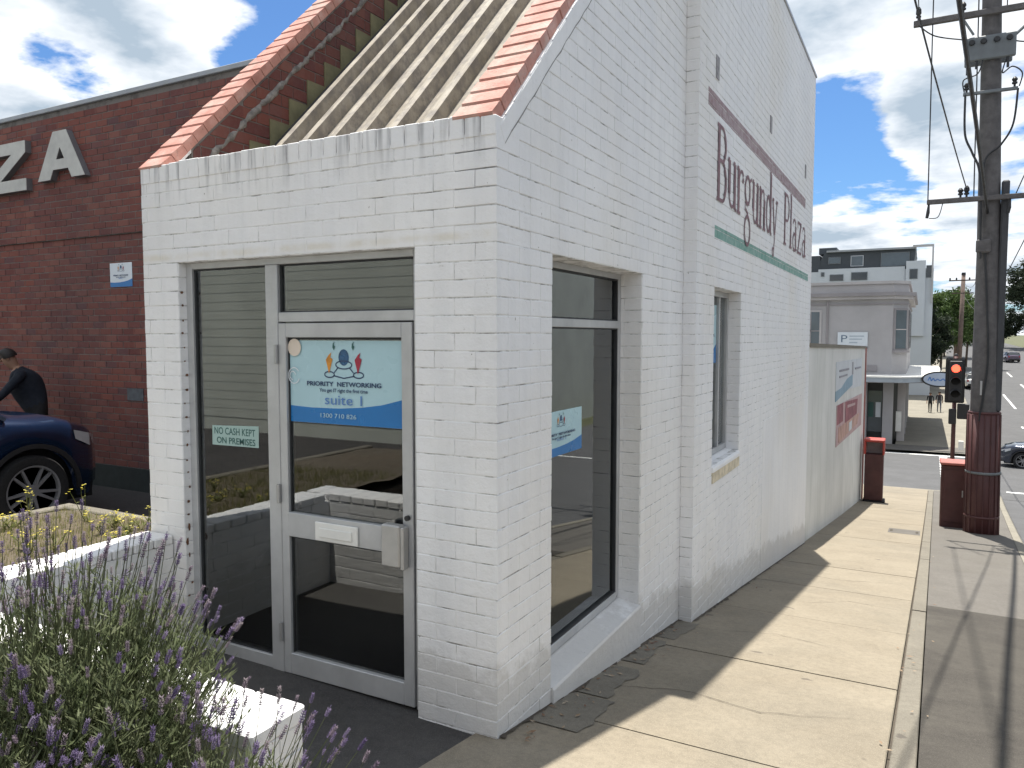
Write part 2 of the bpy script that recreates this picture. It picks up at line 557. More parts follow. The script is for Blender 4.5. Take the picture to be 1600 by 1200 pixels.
# ---------------------------------------------------------------- ground, road, paths
def gz(x, y):
    p = prof(y) - 0.32
    if x < -1.86 and -60 < y < 14:
        return min(p, -0.32)
    return p
mb = MB()
xs = [-700, -300, -120, -60, -40, -20, -10, -5, -1.95, -1.84, 2, 8, 16, 30, 60, 120, 300, 700]
ys = sorted({p[0] for p in PROF} | {-250, -150, -100, -40, -10, 0, 8, 14.01, 17, 23, 30, 36, 44, 60, 90, 130, 150, 200, 350, 500})
ys = [-500] + ys + [1500]
vs_ = [(x, y, gz(x, y)) for y in ys for x in xs]
nx = len(xs)
mb.add(vs_, [(j*nx+i, j*nx+i+1, (j+1)*nx+i+1, (j+1)*nx+i) for j in range(len(ys)-1) for i in range(nx-1)])
struct(mb.build('ground', M['earth'], fix=False))

def xedge(y): return -0.095 + 0.0165*(y-4.0)
def xedge2(y): return 0.04 + 0.018*(y-4.0)
def xkerb(y): return 1.95 + 0.055*(y-19.0) if y > 0 else 0.905
footpath = struct(strip(MB(), -1.95, lambda y: xedge2(y)-0.004, ystops(-8, 32, 2), -0.035).build('footpath', M['joint_dirt'], fix=False))
# concrete slabs, one object each, with open joints
SLAB_Y = [-8, -6.1, -4.2, -2.2, -0.1, 1.85, 3.72, 5.52, 7.37, 9.25, 11.15, 13.5, 15.4, 17.3, 19.2, 21.1, 23.0, 25, 27, 29, 31.9]
rs = random.Random(3)
def slab(name, xl, xr, y0, y1, mat, parent, lift=0.0):
    b = 0.006
    m = MB()
    def z(y): return prof(y) + lift
    ysl = [y0+0.007] + [p[0] for p in PROF if y0+0.05 < p[0] < y1-0.05] + [y1-0.007]
    top = []; 
    for y in ysl:
        top.append(((xl(y)+0.006+b, y, z(y)), (xr(y)-0.006-b, y, z(y)), (xl(y)+0.006, y, z(y)-0.005), (xr(y)-0.006, y, z(y)-0.005), (xl(y)+0.006, y, z(y)-0.06), (xr(y)-0.006, y, z(y)-0.06)))
    v = [p for r in top for p in r]
    f = []
    for j in range(len(ysl)-1):
        a, c = j*6, (j+1)*6
        f += [(a, a+1, c+1, c), (a+2, a, c, c+2), (a+1, a+3, c+3, c+1), (a+4, a+2, c+2, c+4), (a+3, a+5, c+5, c+3)]
    e = (len(ysl)-1)*6
    f += [(4, 5, 3, 1, 0, 2), (e+2, e, e+1, e+3, e+5, e+4)]
    m.add(v, f)
    return m.build(name, mat, parent)
for a, b in zip(SLAB_Y, SLAB_Y[1:]):
    slab('path_slab', lambda y: -1.93, xedge, a, b, M['slab'], footpath, rs.uniform(-0.0015, 0.0015))
EY = [-8, -5, -2, 1, 3.9, 6.2, 8.7, 11.3, 13.5, 16, 18.5, 21, 24, 27, 31.9]
for a, b in zip(EY, EY[1:]):
    slab('edging_slab', lambda y: xedge(y)+0.004, xedge2, a, b, M['edging'], footpath, rs.uniform(-0.006, 0.003))
# a broken strip of older concrete along the shop wall
m = MB()
ra = random.Random(11)
for y0, y1, wd in ((3.5, 4.06, 0.30), (4.09, 4.75, 0.23), (4.9, 5.6, 0.16), (5.7, 6.36, 0.19)):
    pts = []
    n = 7
    for i in range(n+1):
        pts.append((-1.80 + wd + ra.uniform(-0.03, 0.03), y0 + (y1-y0)*i/n))
    v = [(x, y, prof(y)+0.0045) for x, y in pts] + [(-1.9, y, prof(y)+0.0045) for x, y in pts]
    m.add(v, [(n+1+i, i, i+1, n+2+i) for i in range(n)])
struct(m.build('wall_apron', M['edging'], fix=False))
m = MB()
rc = random.Random(17)
yy = 3.2
pa = []
while yy < 13.7:
    x0 = -1.795 if yy < 6.39 else -1.685
    pa.append((x0 + 0.012 + abs(rc.gauss(0, 0.016)), yy, x0 - 0.03)); yy += 0.06
v = [(a, y, prof(y)+0.007) for a, y, b in pa] + [(b, y, prof(y)+0.007) for a, y, b in pa]
k_ = len(pa)
m.add(v, [(k_+i, i, i+1, k_+i+1) for i in range(k_-1)])
struct(m.build('wall_foot_dirt', M['joint_dirt'], fix=False))
def crack(pts, w):
    m = MB(); V = []
    P = []
    for (a, b) in zip(pts, pts[1:]):
        for i in range(7):
            t_ = i/7
            P.append((a[0]+(b[0]-a[0])*t_ + rc.uniform(-.012, .012), a[1]+(b[1]-a[1])*t_ + rc.uniform(-.012, .012)))
    for i, (x, y) in enumerate(P):
        ww = w*rc.uniform(0.4, 1.2)*min(1.0, i/4+0.2, (len(P)-1-i)/4+0.2)
        V += [(x, y-ww/2, prof(y)+0.0045), (x+0.3*ww, y+ww/2, prof(y)+0.0045)]
    m.add(V, [(2*i, 2*i+2, 2*i+3, 2*i+1) for i in range(len(P)-1)])
    m.build('crack', M['joint_dirt'], footpath, fix=False)
crack([(-1.7, 4.3), (-1.2, 4.55), (-0.75, 4.45), (-0.1, 4.8)], 0.006)
crack([(-1.6, 6.2), (-1.0, 6.5), (-0.45, 6.35)], 0.005)
crack([(-1.0, 8.1), (-0.6, 8.6), (0.0, 8.5)], 0.006)
crack([(-1.5, 10.2), (-0.8, 10.0), (0.0, 10.5)], 0.008)
struct(strip(MB(), lambda y: xedge2(y)+0.002, lambda y: xkerb(y)-0.16, ystops(-8, 9.1, 2), 0.002, 2).build('asphalt_verge', M['verge_dark'], fix=False))
struct(strip(MB(), lambda y: xedge2(y)+0.002, lambda y: xkerb(y)-0.16, ystops(9.1, 32, 2), -0.002, 2).build('pale_verge', M['verge_pale'], fix=False))
# kerbs
kerb = struct(strip(MB(), lambda y: xkerb(y)-0.15, xkerb, ystops(-8, 32, 2), -0.2).build('kerb', M['joint_dirt'], fix=False))
KY = [-8 + 2.0*i for i in range(21)]
for a, b in zip(KY, KY[1:]):
    m = MB()
    v = []; f = []
    yl = [a+0.006] + [p[0] for p in PROF if a+0.05 < p[0] < b-0.05] + [b-0.006]
    for y in yl:
        x = xkerb(y); z = prof(y)
        v += [(x-0.157, y, z-0.1), (x-0.157, y, z+0.006), (x-0.03, y, z+0.004), (x, y, z-0.02), (x+0.03, y, z-0.3)]
    for j in range(len(yl)-1):
        for k in range(4):
            f.append((j*5+k, j*5+k+1, (j+1)*5+k+1, (j+1)*5+k))
    e = (len(yl)-1)*5
    f += [(0,1,2,3,4)[::-1], (e, e+1, e+2, e+3, e+4)]
    m.add(v, f).build('kerb_stone', M['kerb'], kerb)
# roads
road = struct(strip(MB(), xkerb, 17.0, ystops(-60, 32, 4), -0.13).build('road', M['road'], fix=False))
struct(strip(MB(), lambda y: -70 if y < 47.2 else 3.6, lambda y: 70, ystops(32.02, 47.0, 3), -0.125, 6).build('crossing_road', M['road'], fix=False))
struct(strip(MB(), 3.6, 17.0, ystops(47.02, 420, 12), -0.13).build('far_road', M['road'], fix=False))
# painted lines on the crossing: a broken line of short bars and lane lines
m = MB()
for i in range(13):
    y = 33.2 + i*1.02
    strip(m, 0.83+0.012*(y-33), 1.19+0.012*(y-33), [y, y+0.72], -0.119)
m.build('crossing_line', M['line'], bpy.data.objects['crossing_road'], fix=False)
m = MB(); strip(m, -6, 2.6, [46.3, 46.62], -0.118); strip(m, 3.0, 12, [34.0, 34.3], -0.118)
m.build('stop_line', M['line'], bpy.data.objects['crossing_road'], fix=False)
for x0, ya, yb in ((9.3, 49, 52), (9.3, 58, 62), (9.3, 68, 72), (9.3, 80, 84), (9.3, 92, 97), (9.3, 106, 112), (6.2, 62, 63), (6.9, 75, 86)):
    strip(MB(), x0, x0+0.16, [ya, yb], -0.123).build('lane_line', M['line'], bpy.data.objects['far_road'], fix=False)
# kerb ramp with a yellow strip at the end of the path
m = MB(); strip(m, -1.9, 2.6, [31.92, 32.6], -0.06); strip(m, -1.9, -0.4, [31.95, 32.25], -0.052)
struct(m.build('kerb_ramp', M['kerb'], fix=False))
m = MB(); strip(m, -1.6, -0.3, [31.98, 32.3], -0.046)
m.build('tactile_strip', M['yellow_tactile'], bpy.data.objects['kerb_ramp'], fix=False)
# far pavement in front of the corner shop and up the hill
struct(strip(MB(), lambda y: -70 if y < 49.4 else -1.2, lambda y: 3.4, [47.0, 49.3], 0.0).build('far_pavement', M['verge_pale'], fix=False))
struct(strip(MB(), -1.2, 3.45, ystops(49.32, 160, 8), 0.004).build('hill_pavement', M['kerb'], fix=False))
mk = struct(strip(MB(), 3.45, 3.6, ystops(47, 160, 8), 0.01).build('far_kerb', M['kerb'], fix=False))
# car park beside the shop
m = MB(); m.quad((-60, -40, -0.04), (-4.3, -40, -0.04), (-4.3, 6.5, -0.04), (-60, 6.5, -0.04))
struct(m.build('car_park', M['carpark'], fix=False))
# paved entry in front of the door
m = MB(); v = []; f = []
NXE, NYE = 12, 8
for j in range(NYE+1):
    y = 1.8 + (3.34-1.8)*j/NYE
    for i in range(NXE+1):
        s = i/NXE
        x = -4.2 + (-1.93+4.2)*s
        v.append((x, y, 0.015*(1-s*s) + (prof(y)-0.012)*s*s))
for j in range(NYE):
    for i in range(NXE):
        k = j*(NXE+1)+i
        f.append((k, k+1, k+NXE+2, k+NXE+1))
struct(m.add(v, f).build('entry_paving', M['entry'], fix=False))

# bare concrete yard beside the footpath, up the hill behind the lavender
m = MB(); strip(m, -4.68, -1.94, ystops(-30, -1.52, 4), -0.02)
struct(m.build('side_yard', M['edging'], fix=False))

# service pit lid let into the path
pit = MB(); strip(pit, -0.50, 0.08, [17.0, 17.9], 0.004); pit = pit.build('pit_lid', M['verge_pale'], footpath, fix=False)
for x in (-0.47, 0.0):
    m = MB(); strip(m, x, x+0.05, [17.3, 17.62], 0.009); m.build('lifting_slot', M['joint_dirt'], pit, fix=False)
# ---------------------------------------------------------------- brickwork
COURSE, MOD, GAP = 0.0871, 0.24, 0.0062
def clip_half(poly, a, b, c):
    """keep the part of a convex polygon with a*u + b*z <= c"""
    out = []
    n = len(poly)
    for i in range(n):
        p, q = poly[i], poly[(i+1) % n]
        dp, dq = a*p[0]+b*p[1]-c, a*q[0]+b*q[1]-c
        if dp <= 0:
            out.append(p)
        if (dp < 0 < dq) or (dq < 0 < dp):
            t = dp/(dp-dq)
            out.append((p[0]+(q[0]-p[0])*t, p[1]+(q[1]-p[1])*t))
    return out
class Bricks:
    def __init__(self, proud=0.0032, gap=GAP, vgap=0.0026, mod=MOD, course=COURSE, zbase=0.0):
        self.items = []      # (poly, face, plane, proud)
        self.vgap = vgap
        self.proud, self.gap, self.mod, self.course, self.zbase = proud, gap, mod, course, zbase
    def wall(self, face, plane, z0, z1, spans, shift=0.0, cut=None, proud=None, zmin=None):
        c, mod, g = self.course, self.mod, self.gap
        r0 = int(math.floor((z0-self.zbase)/c+1e-6)); r1 = int(math.ceil((z1-self.zbase)/c-1e-6))
        for r in range(r0, r1):
            za, zb = self.zbase + r*c + g/2, self.zbase + (r+1)*c - g/2
            zm = (za+zb)/2
            off = shift + (r % 2)*mod/2
            for ua, ub in (spans(zm) if callable(spans) else spans):
                k = int(math.floor((ua-off)/mod)) - 1
                while True:
                    a, b = off + k*mod, off + (k+1)*mod
                    k += 1
                    if a >= ub - 0.02:
                        break
                    a2, b2 = max(a, ua), min(b, ub)
                    if ub - b2 < 0.035 and b < ub: b2 = ub
                    if a2 - ua < 0.035 and a < ua and b2-a2 < 0.035: continue
                    if b2 - a2 < 0.022: continue
                    la = 0.0 if a2 == ua else self.vgap/2
                    lb = 0.0 if b2 == ub else self.vgap/2
                    if zmin is not None and zb < zmin((a2+b2)/2): continue
                    poly = [(a2+la, za), (b2-lb, za), (b2-lb, zb), (a2+la, zb)]
                    if cut:
                        poly = clip_half(poly, *cut)
                        if len(poly) < 3: continue
                        ar = abs(sum(poly[i][0]*poly[(i+1)%len(poly)][1]-poly[(i+1)%len(poly)][0]*poly[i][1] for i in range(len(poly))))/2
                        if ar < 0.0006: continue
                    self.items.append((poly, face, plane, self.proud if proud is None else proud))
                    if b2 >= ub: break
    def emit(self, parent, mat, name='brick', field='brickwork', limit=300, seed=1, visible=None, jitter=0.0016):
        rnd = random.Random(seed)
        root = root_of(parent).location
        def world(face, plane, u, z, d):
            if face == 'front': return Vector((u, plane-d, z))
            if face == 'back': return Vector((u, plane+d, z))
            if face == 'left': return Vector((plane-d, u, z))
            return Vector((plane+d, u, z))
        nrm = {'front': Vector((0,-1,0)), 'side': Vector((1,0,0)), 'back': Vector((0,1,0)), 'left': Vector((-1,0,0))}
        sc = []
        for i, (poly, face, plane, pr) in enumerate(self.items):
            u = sum(p[0] for p in poly)/len(poly); z = sum(p[1] for p in poly)/len(poly)
            w = world(face, plane, u, z, 0); d = CAM - w
            ar = (max(p[0] for p in poly)-min(p[0] for p in poly))*(max(p[1] for p in poly)-min(p[1] for p in poly))
            s = ar*max(0.0, d.normalized().dot(nrm[face]))/d.length_squared
            if visible and not visible(w): s = 0
            sc.append((s, i))
        sc.sort(reverse=True)
        own = {i for s, i in sc[:limit] if s > 0}
        shared = {}
        rest = MB()
        ch = 0.0024
        def shape(poly, pr):
            cu = sum(p[0] for p in poly)/len(poly); cz = sum(p[1] for p in poly)/len(poly)
            n = len(poly)
            inn = []
            for (u, z) in poly:
                du, dz = cu-u, cz-z
                inn.append((u + (ch if du > 0 else -ch), z + (ch if dz > 0 else -ch)))
            V = [(u, z, -0.012) for u, z in poly] + [(u, z, pr-ch*0.8) for u, z in poly] + [(u, z, pr) for u, z in inn]
            F = [tuple(range(2*n, 3*n))]
            for i in range(n):
                j = (i+1) % n
                F += [(i, j, n+j, n+i), (n+i, n+j, 2*n+j, 2*n+i)]
            return V, F
        for i, (poly, face, plane, pr) in enumerate(self.items):
            j = rnd.uniform(-jitter, jitter)
            if i in own:
                u0 = min(p[0] for p in poly); z0 = min(p[1] for p in poly)
                vr = rnd.randrange(5)
                key = (face, vr) + tuple((round(p[0]-u0, 4), round(p[1]-z0, 4)) for p in poly)
                if key not in shared:
                    V, F = shape([(p[0]-u0+rnd.uniform(-0.001, 0.001), p[1]-z0+rnd.uniform(-0.0014, 0.0014)) for p in poly], pr)
                    m = MB(); m.add([tuple(world(face, 0.0, u, z, d)) for u, z, d in V], F)
                    me = m.mesh(name, mat)
                    bm = bmesh.new(); bm.from_mesh(me); bmesh.ops.recalc_face_normals(bm, faces=bm.faces[:]); bm.to_mesh(me); bm.free()
                    # open back: make sure the front looks outwards
                    if me.polygons[0].normal.dot(nrm[face]) < 0: me.flip_normals()
                    shared[key] = me
                o = link(name, shared[key], parent)
                o.location = world(face, plane, u0, z0, j) - root
            else:
                V, F = shape([(p[0]+rnd.uniform(-0.001, 0.001), p[1]+rnd.uniform(-0.0014, 0.0014)) for p in poly], pr+j)
                rest.add([tuple(world(face, plane, u, z, d)) for u, z, d in V], F)
        if rest.f:
            stuff(rest.build(field, mat, parent))

XL, XR, Y0, YM, XM, YE, ZT, ZP = -4.36, -1.7955, 3.18, 6.39, -1.685, 13.8, 6.2712, 3.0485
OX0, OX1, OZ1 = -4.04, -2.266, 28*COURSE          # shopfront opening
WY0, WY1, WS = 3.80, 5.325, 0.0                      # side window
VY0, VY1, VZ0 = 7.03, 8.21, 9*COURSE                 # narrow window
def gable(y): return y - 0.215

shop = thing('painted_brick_shop', 'white painted brick shop with steep tiled-edge roof on the corner of the sloping path', 'building', (-1.8, 3.2, 0.0))
m = MB()
m.box(XL, OX0, Y0, 3.41, -0.5, OZ1)
m.box(OX1, XR-0.23, Y0, 3.41, -0.5, OZ1)
m.box(XL, XR-0.23, Y0, 3.41, OZ1, ZP-0.115)
m.box(XR-0.23, XR, Y0, WY0, -1.0, OZ1)
m.box(XR-0.23, XR, WY1, YM, -1.6, OZ1)
m.box(XR-0.23, XR-0.005, WY0, WY1, -1.4, -0.06)
m.prism([(Y0, OZ1), (YM, OZ1), (YM, gable(YM)), (Y0+0.02, gable(Y0+0.02))], 'x', XR-0.23, XR)
m.box(XL, XL+0.24, 3.41, YM, -0.5, 2.6)
m.build('wall', M['joint'], shop)
MB().prism([(3.41, 2.601), (YM, 2.601), (YM, gable(YM)), (3.41, gable(3.41))], 'x', XL, XL+0.19).build('gable_wall', M['red_joint'], shop)
m = MB()
m.box(XM-0.23, XM, YM, VY0, -2.2, ZT)
m.box(XM-0.23, XM, VY1, YE, -2.8, ZT)
m.box(XM-0.23, XM, VY0, VY1, -2.4, VZ0)
m.box(XM-0.23, XM, VY0, VY1, OZ1, ZT)
m.build('main_wall', M['joint'], shop)
# brick faces
B = Bricks()
def fr(z):
    return [(XL, OX0), (OX1, XR+0.006)] if z < OZ1 else [(XL, XR+0.006)]
B.wall('front', Y0, -2*COURSE, ZP-0.115+0.001, fr, shift=XR+0.006)
def sd(z):
    if z < -0.06: return [(Y0, WY0-0.004), (WY1+0.004, YM)]
    return [(Y0, WY0), (WY1, YM)] if z < OZ1 else [(Y0, YM)]
below = lambda y: prof(y) - 0.05
B.wall('side', XR, -8*COURSE, ZT, sd, shift=Y0+0.115, cut=(-1.0, 1.0, -0.215), zmin=below)
B.wall('front', YM, -8*COURSE, ZT, [(XR+0.006, XM+0.006)], shift=XM+0.006-0.24)
# reveals of the openings
B.wall('side', OX0, 0.0, OZ1, [(Y0+0.001, 3.245)], shift=3.0)
B.wall('front', WY1, 0.0, OZ1, [(XR-0.19, XR-0.001)], shift=0.11)
B.emit(shop, M['paint'], visible=lambda w: w.z > prof(w.y), seed=4)
B2 = Bricks()
def sm(z):
    return [(YM, VY0), (VY1, YE)] if VZ0 < z < OZ1 else [(YM, YE)]
B2.wall('side', XM, -26*COURSE, ZT, sm, shift=YM+0.115, zmin=below)
B2.wall('front', VY1, VZ0, OZ1, [(XM-0.16, XM-0.001)], shift=0.11)
B2.emit(shop, M['paint_main'], name='upper_brick', field='main_brickwork', limit=0, seed=9)
# on-edge bricks along the front parapet
rp = random.Random(5)
n = int((XR+0.006-XL)/0.0865)
w_ = (XR+0.006-XL)/n
for i in range(n):
    x = XL + i*w_
    t = rp.uniform(-0.003, 0.003)
    if i in (n-1,) : t -= 0.02
    if i in (n-2, 2): t -= 0.008
    MB().bbox(x+0.002, x+w_-0.002, Y0-0.0075+rp.uniform(-0.001, 0.001), 3.415, ZP-0.111, ZP+t, 0.004).build('coping_brick', M['paint'], shop)
# red on-edge bricks up both sloping edges
t = NT('terracotta_capping')
base = t.ramp(t.noise(7.0, 4.0, 0.6), [(0.3, (0.40, 0.17, 0.13)), (0.55, (0.52, 0.26, 0.21)), (0.75, (0.60, 0.37, 0.32))])
base = t.mix(t.ramp(t.noise(2.3, 5.0, 0.7), [(0.52, 0.0), (0.68, 0.75)]), base, (0.43, 0.40, 0.34))
base = t.mix(t.ramp(t.noise(40.0, 4.0, 0.7), [(0.62, 0.0), (0.7, 0.8)]), base, (0.10, 0.085, 0.075))
t.bump(t.noise(70.0), 0.5, 0.006)
M['terracotta'] = t.done(base, 0.8)
q = 0.7071
for side in (0, 1):
    xa, xb = (XL-0.012, XL+0.20) if side == 0 else (XR-0.235, XR-0.012)
    pitch = 0.118
    k = 0
    s = 0.02
    while True:
        y = 3.195 + s*q
        if y > 6.33: break
        wdt = pitch - 0.007
        a = rp.uniform(-0.004, 0.004)
        # slab tilted at 45 degrees: corners along slope (d) and across it (n)
        mm = MB()
        def P(x, d, h):
            return (x, y + d*q - h*q, gable(y) + d*q + h*q)
        v = []
        for x in (xa + a, xb + a):
            for d, h in ((0, 0.0), (wdt, 0.0), (wdt, 0.054), (wdt-0.006, 0.060), (0.006, 0.062+rp.uniform(0, 0.004)), (0, 0.056)):
                v.append(P(x, d, h))
        mm.add(v, [(0,1,2,3,4,5)[::-1], (6,7,8,9,10,11)] + [(i, (i+1) % 6, 6+(i+1) % 6, 6+i) for i in range(6)])
        mm.build('capping_brick', M['terracotta'], shop)
        s += pitch
        k += 1
# mortar bed below the capping, and a smooth band beside the edge on the street face
for xa, xb in ((XL+0.01, XL+0.185), (XR-0.225, XR-0.02)):
    MB().prism([(3.2, gable(3.2)-0.03), (YM, gable(YM)-0.03), (YM, gable(YM)+0.045), (3.22, gable(3.22)+0.045)], 'x', xa, xb).build('capping_mortar', M['joint'], shop)
m = MB()
m.prism([(3.26, gable(3.26)-0.13), (YM-0.002, gable(YM)-0.13), (YM-0.002, gable(YM)-0.012), (3.215, gable(3.215)-0.012)], 'x', XR+0.001, XR+0.0055)
m.build('verge_band', M['render'], shop)
m = MB(); V = []; rv = random.Random(41)  # uneven darker line along the lower edge of the verge band
for i in range(50):
    y = 3.26 + (YM-3.27)*i/49
    z = gable(y) - 0.13 + rv.uniform(-0.006, 0.006)
    V += [(XR+0.0062, y, z-rv.uniform(0.002, 0.008)), (XR+0.0062, y, z+rv.uniform(0.002, 0.007))]
m.add(V, [(2*i, 2*i+2, 2*i+3, 2*i+1) for i in range(49)]).build('verge_line', worn('verge_line_grey', (0.30, 0.29, 0.28), 0.9, 9.0, 0.4), shop, fix=False)
# lumpy cement fillet on the inner face of the far gable, red bricks and stepped flashing below
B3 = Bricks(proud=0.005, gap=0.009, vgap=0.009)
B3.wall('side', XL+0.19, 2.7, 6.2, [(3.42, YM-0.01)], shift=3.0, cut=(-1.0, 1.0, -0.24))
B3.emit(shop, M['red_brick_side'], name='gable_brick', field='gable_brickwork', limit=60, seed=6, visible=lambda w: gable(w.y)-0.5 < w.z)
m = MB()
rl = random.Random(2)
pts = []; rad = []
nn = 110
for i in range(nn+1):
    y = 3.4 + (YM-3.4)*i/nn
    pts.append((XL+0.187, y, gable(y)-0.175 + rl.uniform(-0.014, 0.014)))
    rad.append(0.021 + rl.uniform(-0.010, 0.011))
m.tube(pts, rad, 7)
m.build('cement_fillet', worn('weathered_cement', (0.24, 0.22, 0.20), 0.9, 18.0, 0.6, 0.9), shop, smooth=True)
M['olive'] = worn('olive_lead_flashing', (0.20, 0.185, 0.10), 0.7, 6.0, 0.35)
y = 3.5
while y < 6.15:
    zb = gable(y)-0.575
    MB().prism([(y, zb), (y+0.19, zb+0.19), (y+0.19, zb+0.255), (y, zb+0.255)], 'x', XL+0.197, XL+0.206).build('flashing_step', M['olive'], shop)
    y += 0.192
m = MB()
m.prism([(3.43, gable(3.43)-0.552), (YM-0.01, gable(YM)-0.562), (YM-0.01, gable(YM)-0.535), (3.43, gable(3.43)-0.525)], 'x', XL+0.208, XL+0.32)
m.build('valley_gutter', worn('dark_gutter_metal', (0.06, 0.06, 0.065), 0.6, 3.0, 0.3), shop)
# ribbed roof sheeting at 45 degrees
def rz(y): return y - 0.77
t = NT('weathered_roof_sheet')
base = t.ramp(t.noise(3.0, 6.0, 0.65, stretch=(6.0, 1.0, 1.0)), [(0.3, (0.19, 0.165, 0.13)), (0.5, (0.36, 0.32, 0.26)), (0.75, (0.46, 0.42, 0.36))])
base = t.mix(t.ramp(t.noise(9.0, 6.0, 0.7), [(0.45, 0.0), (0.62, 0.8)]), base, (0.20, 0.18, 0.165))
base = t.mix(t.ramp(t.noise(38.0, 4.0, 0.7), [(0.6, 0.0), (0.7, 0.5)]), base, (0.13, 0.09, 0.05))
M['sheet'] = t.done(base, 0.75)
roof = MB()
roof.prism([(3.42, rz(3.42)-0.03), (YM, rz(YM)-0.03), (YM, rz(YM)), (3.42, rz(3.42))], 'x', XL+0.195, XR-0.235)
roof = roof.build('roof', M['sheet'], shop)
RX = [-3.95, -3.725, -3.475, -3.225, -2.975, -2.725, -2.475, -2.225]
for x in RX:
    mm = MB()
    for (a, b, h0, h1) in ((-0.028, 0.028, 0.0, 0.055), ):
        v = []
        for y in (3.43, YM-0.004):
            for dx, h in ((-0.030, 0.0), (-0.027, 0.088), (0.027, 0.088), (0.028, 0.0)):
                v.append((x+dx, y - h*q, rz(y) + h*q))
        mm.add(v, [(0,1,2,3)[::-1], (4,5,6,7), (0,1,5,4), (1,2,6,5), (2,3,7,6), (0,3,7,4)])
    mm.build('roof_rib', M['sheet'], roof)
# body of the building behind, back walls and flat roof added to keep daylight out
m = MB()
m.box(-16.0, XM-0.23, YE-0.2, YE-0.001, -3.0, ZT-0.01)
m.box(-15.9, XM-0.23, YM+0.25, YE-0.2, 4.6, 4.75)
m.box(XL+0.24, XR-0.235, YM+0.02, YM+0.23, -0.4, ZT-0.02)
m.build('rear_wall', M['joint'], shop)
m = MB()
m.box(XM-0.25, XM+0.02, YM-0.012, YE+0.02, ZT, ZT+0.035)
m.build('parapet_capping', M['steel'], shop)
MB().box(XM+0.001, XM+0.0055, 9.6, YE-0.06, -1.75, 0.95).build('render_patch', M['render'], shop)
# rooms seen through the glass
M['room'] = worn('pale_green_room_paint', (0.66, 0.69, 0.60), 0.8, 0.7, 0.12)
M['carpet'] = worn('charcoal_carpet', (0.028, 0.03, 0.034), 0.95, 30.0, 0.3)
M['ceiling'] = worn('ceiling_board', (0.55, 0.55, 0.52), 0.8, 1.0, 0.08)
m = MB(); m.box(XL+0.25, XR-0.24, 3.43, YM+0.01, -0.05, 0.012); m.build('room_floor', M['carpet'], shop)
m = MB(); m.box(XL+0.242, XR-0.233, 3.412, YM+0.015, 2.62, 2.66); m.build('room_ceiling', M['ceiling'], shop)
m = MB(); m.box(XL+0.243, XL+0.26, 3.42, YM, 0.0, 2.61); m.box(XL+0.26, XR-0.233, 5.9, 5.93, 0.0, 2.61)
m.box(XR-0.25, XR-0.233, WY1+0.01, 5.9, 0.0, 2.61); m.box(OX1+0.02, XR-0.24, 3.412, 3.43, 0.0, 2.61)
m.box(-3.0, -2.94, 4.7, 5.9, 0.0, 2.61)
m.build('room_wall', M['room'], shop)
m = MB()
for i in range(24):                                     # slatted blind hanging in the left half of the room
    z = 2.5 - i*0.075
    m.add([(-4.03, 3.56, z), (-3.30, 3.56, z), (-3.30, 3.545, z-0.066), (-4.03, 3.545, z-0.066)], [(0,1,2,3)])
m.build('blind', worn('dusty_blind', (0.70, 0.72, 0.62), 0.8, 2.0, 0.12), shop)
MB().box(-3.9, -2.3, 4.55, 5.15, 0.70, 0.74).box(-3.85, -3.8, 4.6, 5.1, 0.012, 0.70).box(-2.4, -2.35, 4.6, 5.1, 0.012, 0.70).build('desk', worn('desk_board', (0.22, 0.16, 0.1), 0.6, 3.0, 0.2), shop)
# shopfront: frame, side light, transom light, door
FY0, FY1 = 3.235, 3.295
frame = MB()
frame.bbox(OX0, -3.985, FY0, FY1, 0.0, OZ1, 0.003)
frame.bbox(-2.316, OX1, FY0, FY1, 0.0, OZ1, 0.003)
frame.bbox(-3.985, -2.316, FY0, FY1, 2.40, OZ1, 0.003)
frame.bbox(-3.36, -3.265, FY0-0.006, FY1, 0.0, 2.40, 0.004)
frame.bbox(-3.265, -2.316, FY0, FY1, 2.07, 2.125, 0.003)
frame.bbox(-3.985, -3.36, FY0, FY1, 0.0, 0.085, 0.003)
frame = frame.build('shopfront_frame', M['alu'], shop)
MB().box(-3.98, -3.365, 3.262, 3.268, 0.088, 2.398).build('pane', M['glass'], frame)
MB().box(-3.26, -2.32, 3.262, 3.268, 2.128, 2.398).build('pane', M['glass'], frame)
g = MB()
for (a, b, c, d) in ((-3.985, -3.36, 0.085, 2.40), (-3.265, -2.316, 2.125, 2.40)):
    g.box(a+0.0005, a+0.012, 3.252, 3.279, c+0.0005, d-0.0005); g.box(b-0.012, b-0.0005, 3.252, 3.279, c+0.0005, d-0.0005)
    g.box(a+0.012, b-0.012, 3.252, 3.279, d-0.010, d-0.0005); g.box(a+0.012, b-0.012, 3.252, 3.279, c+0.0005, c+0.008)
g.build('gasket', M['alu_dark'], frame)
r = MB()  # dark dots painted for the shade in open joint holes, plus one rusty patch
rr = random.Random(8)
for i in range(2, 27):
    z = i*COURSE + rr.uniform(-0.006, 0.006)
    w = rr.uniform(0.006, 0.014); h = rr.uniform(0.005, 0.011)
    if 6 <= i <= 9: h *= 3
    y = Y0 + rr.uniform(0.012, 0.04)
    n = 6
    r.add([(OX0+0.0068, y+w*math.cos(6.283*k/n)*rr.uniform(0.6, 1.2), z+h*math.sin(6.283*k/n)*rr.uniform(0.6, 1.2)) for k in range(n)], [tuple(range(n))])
stuff(r.build('joint_hole_and_rust', M['hole_rust'], frame, fix=False))
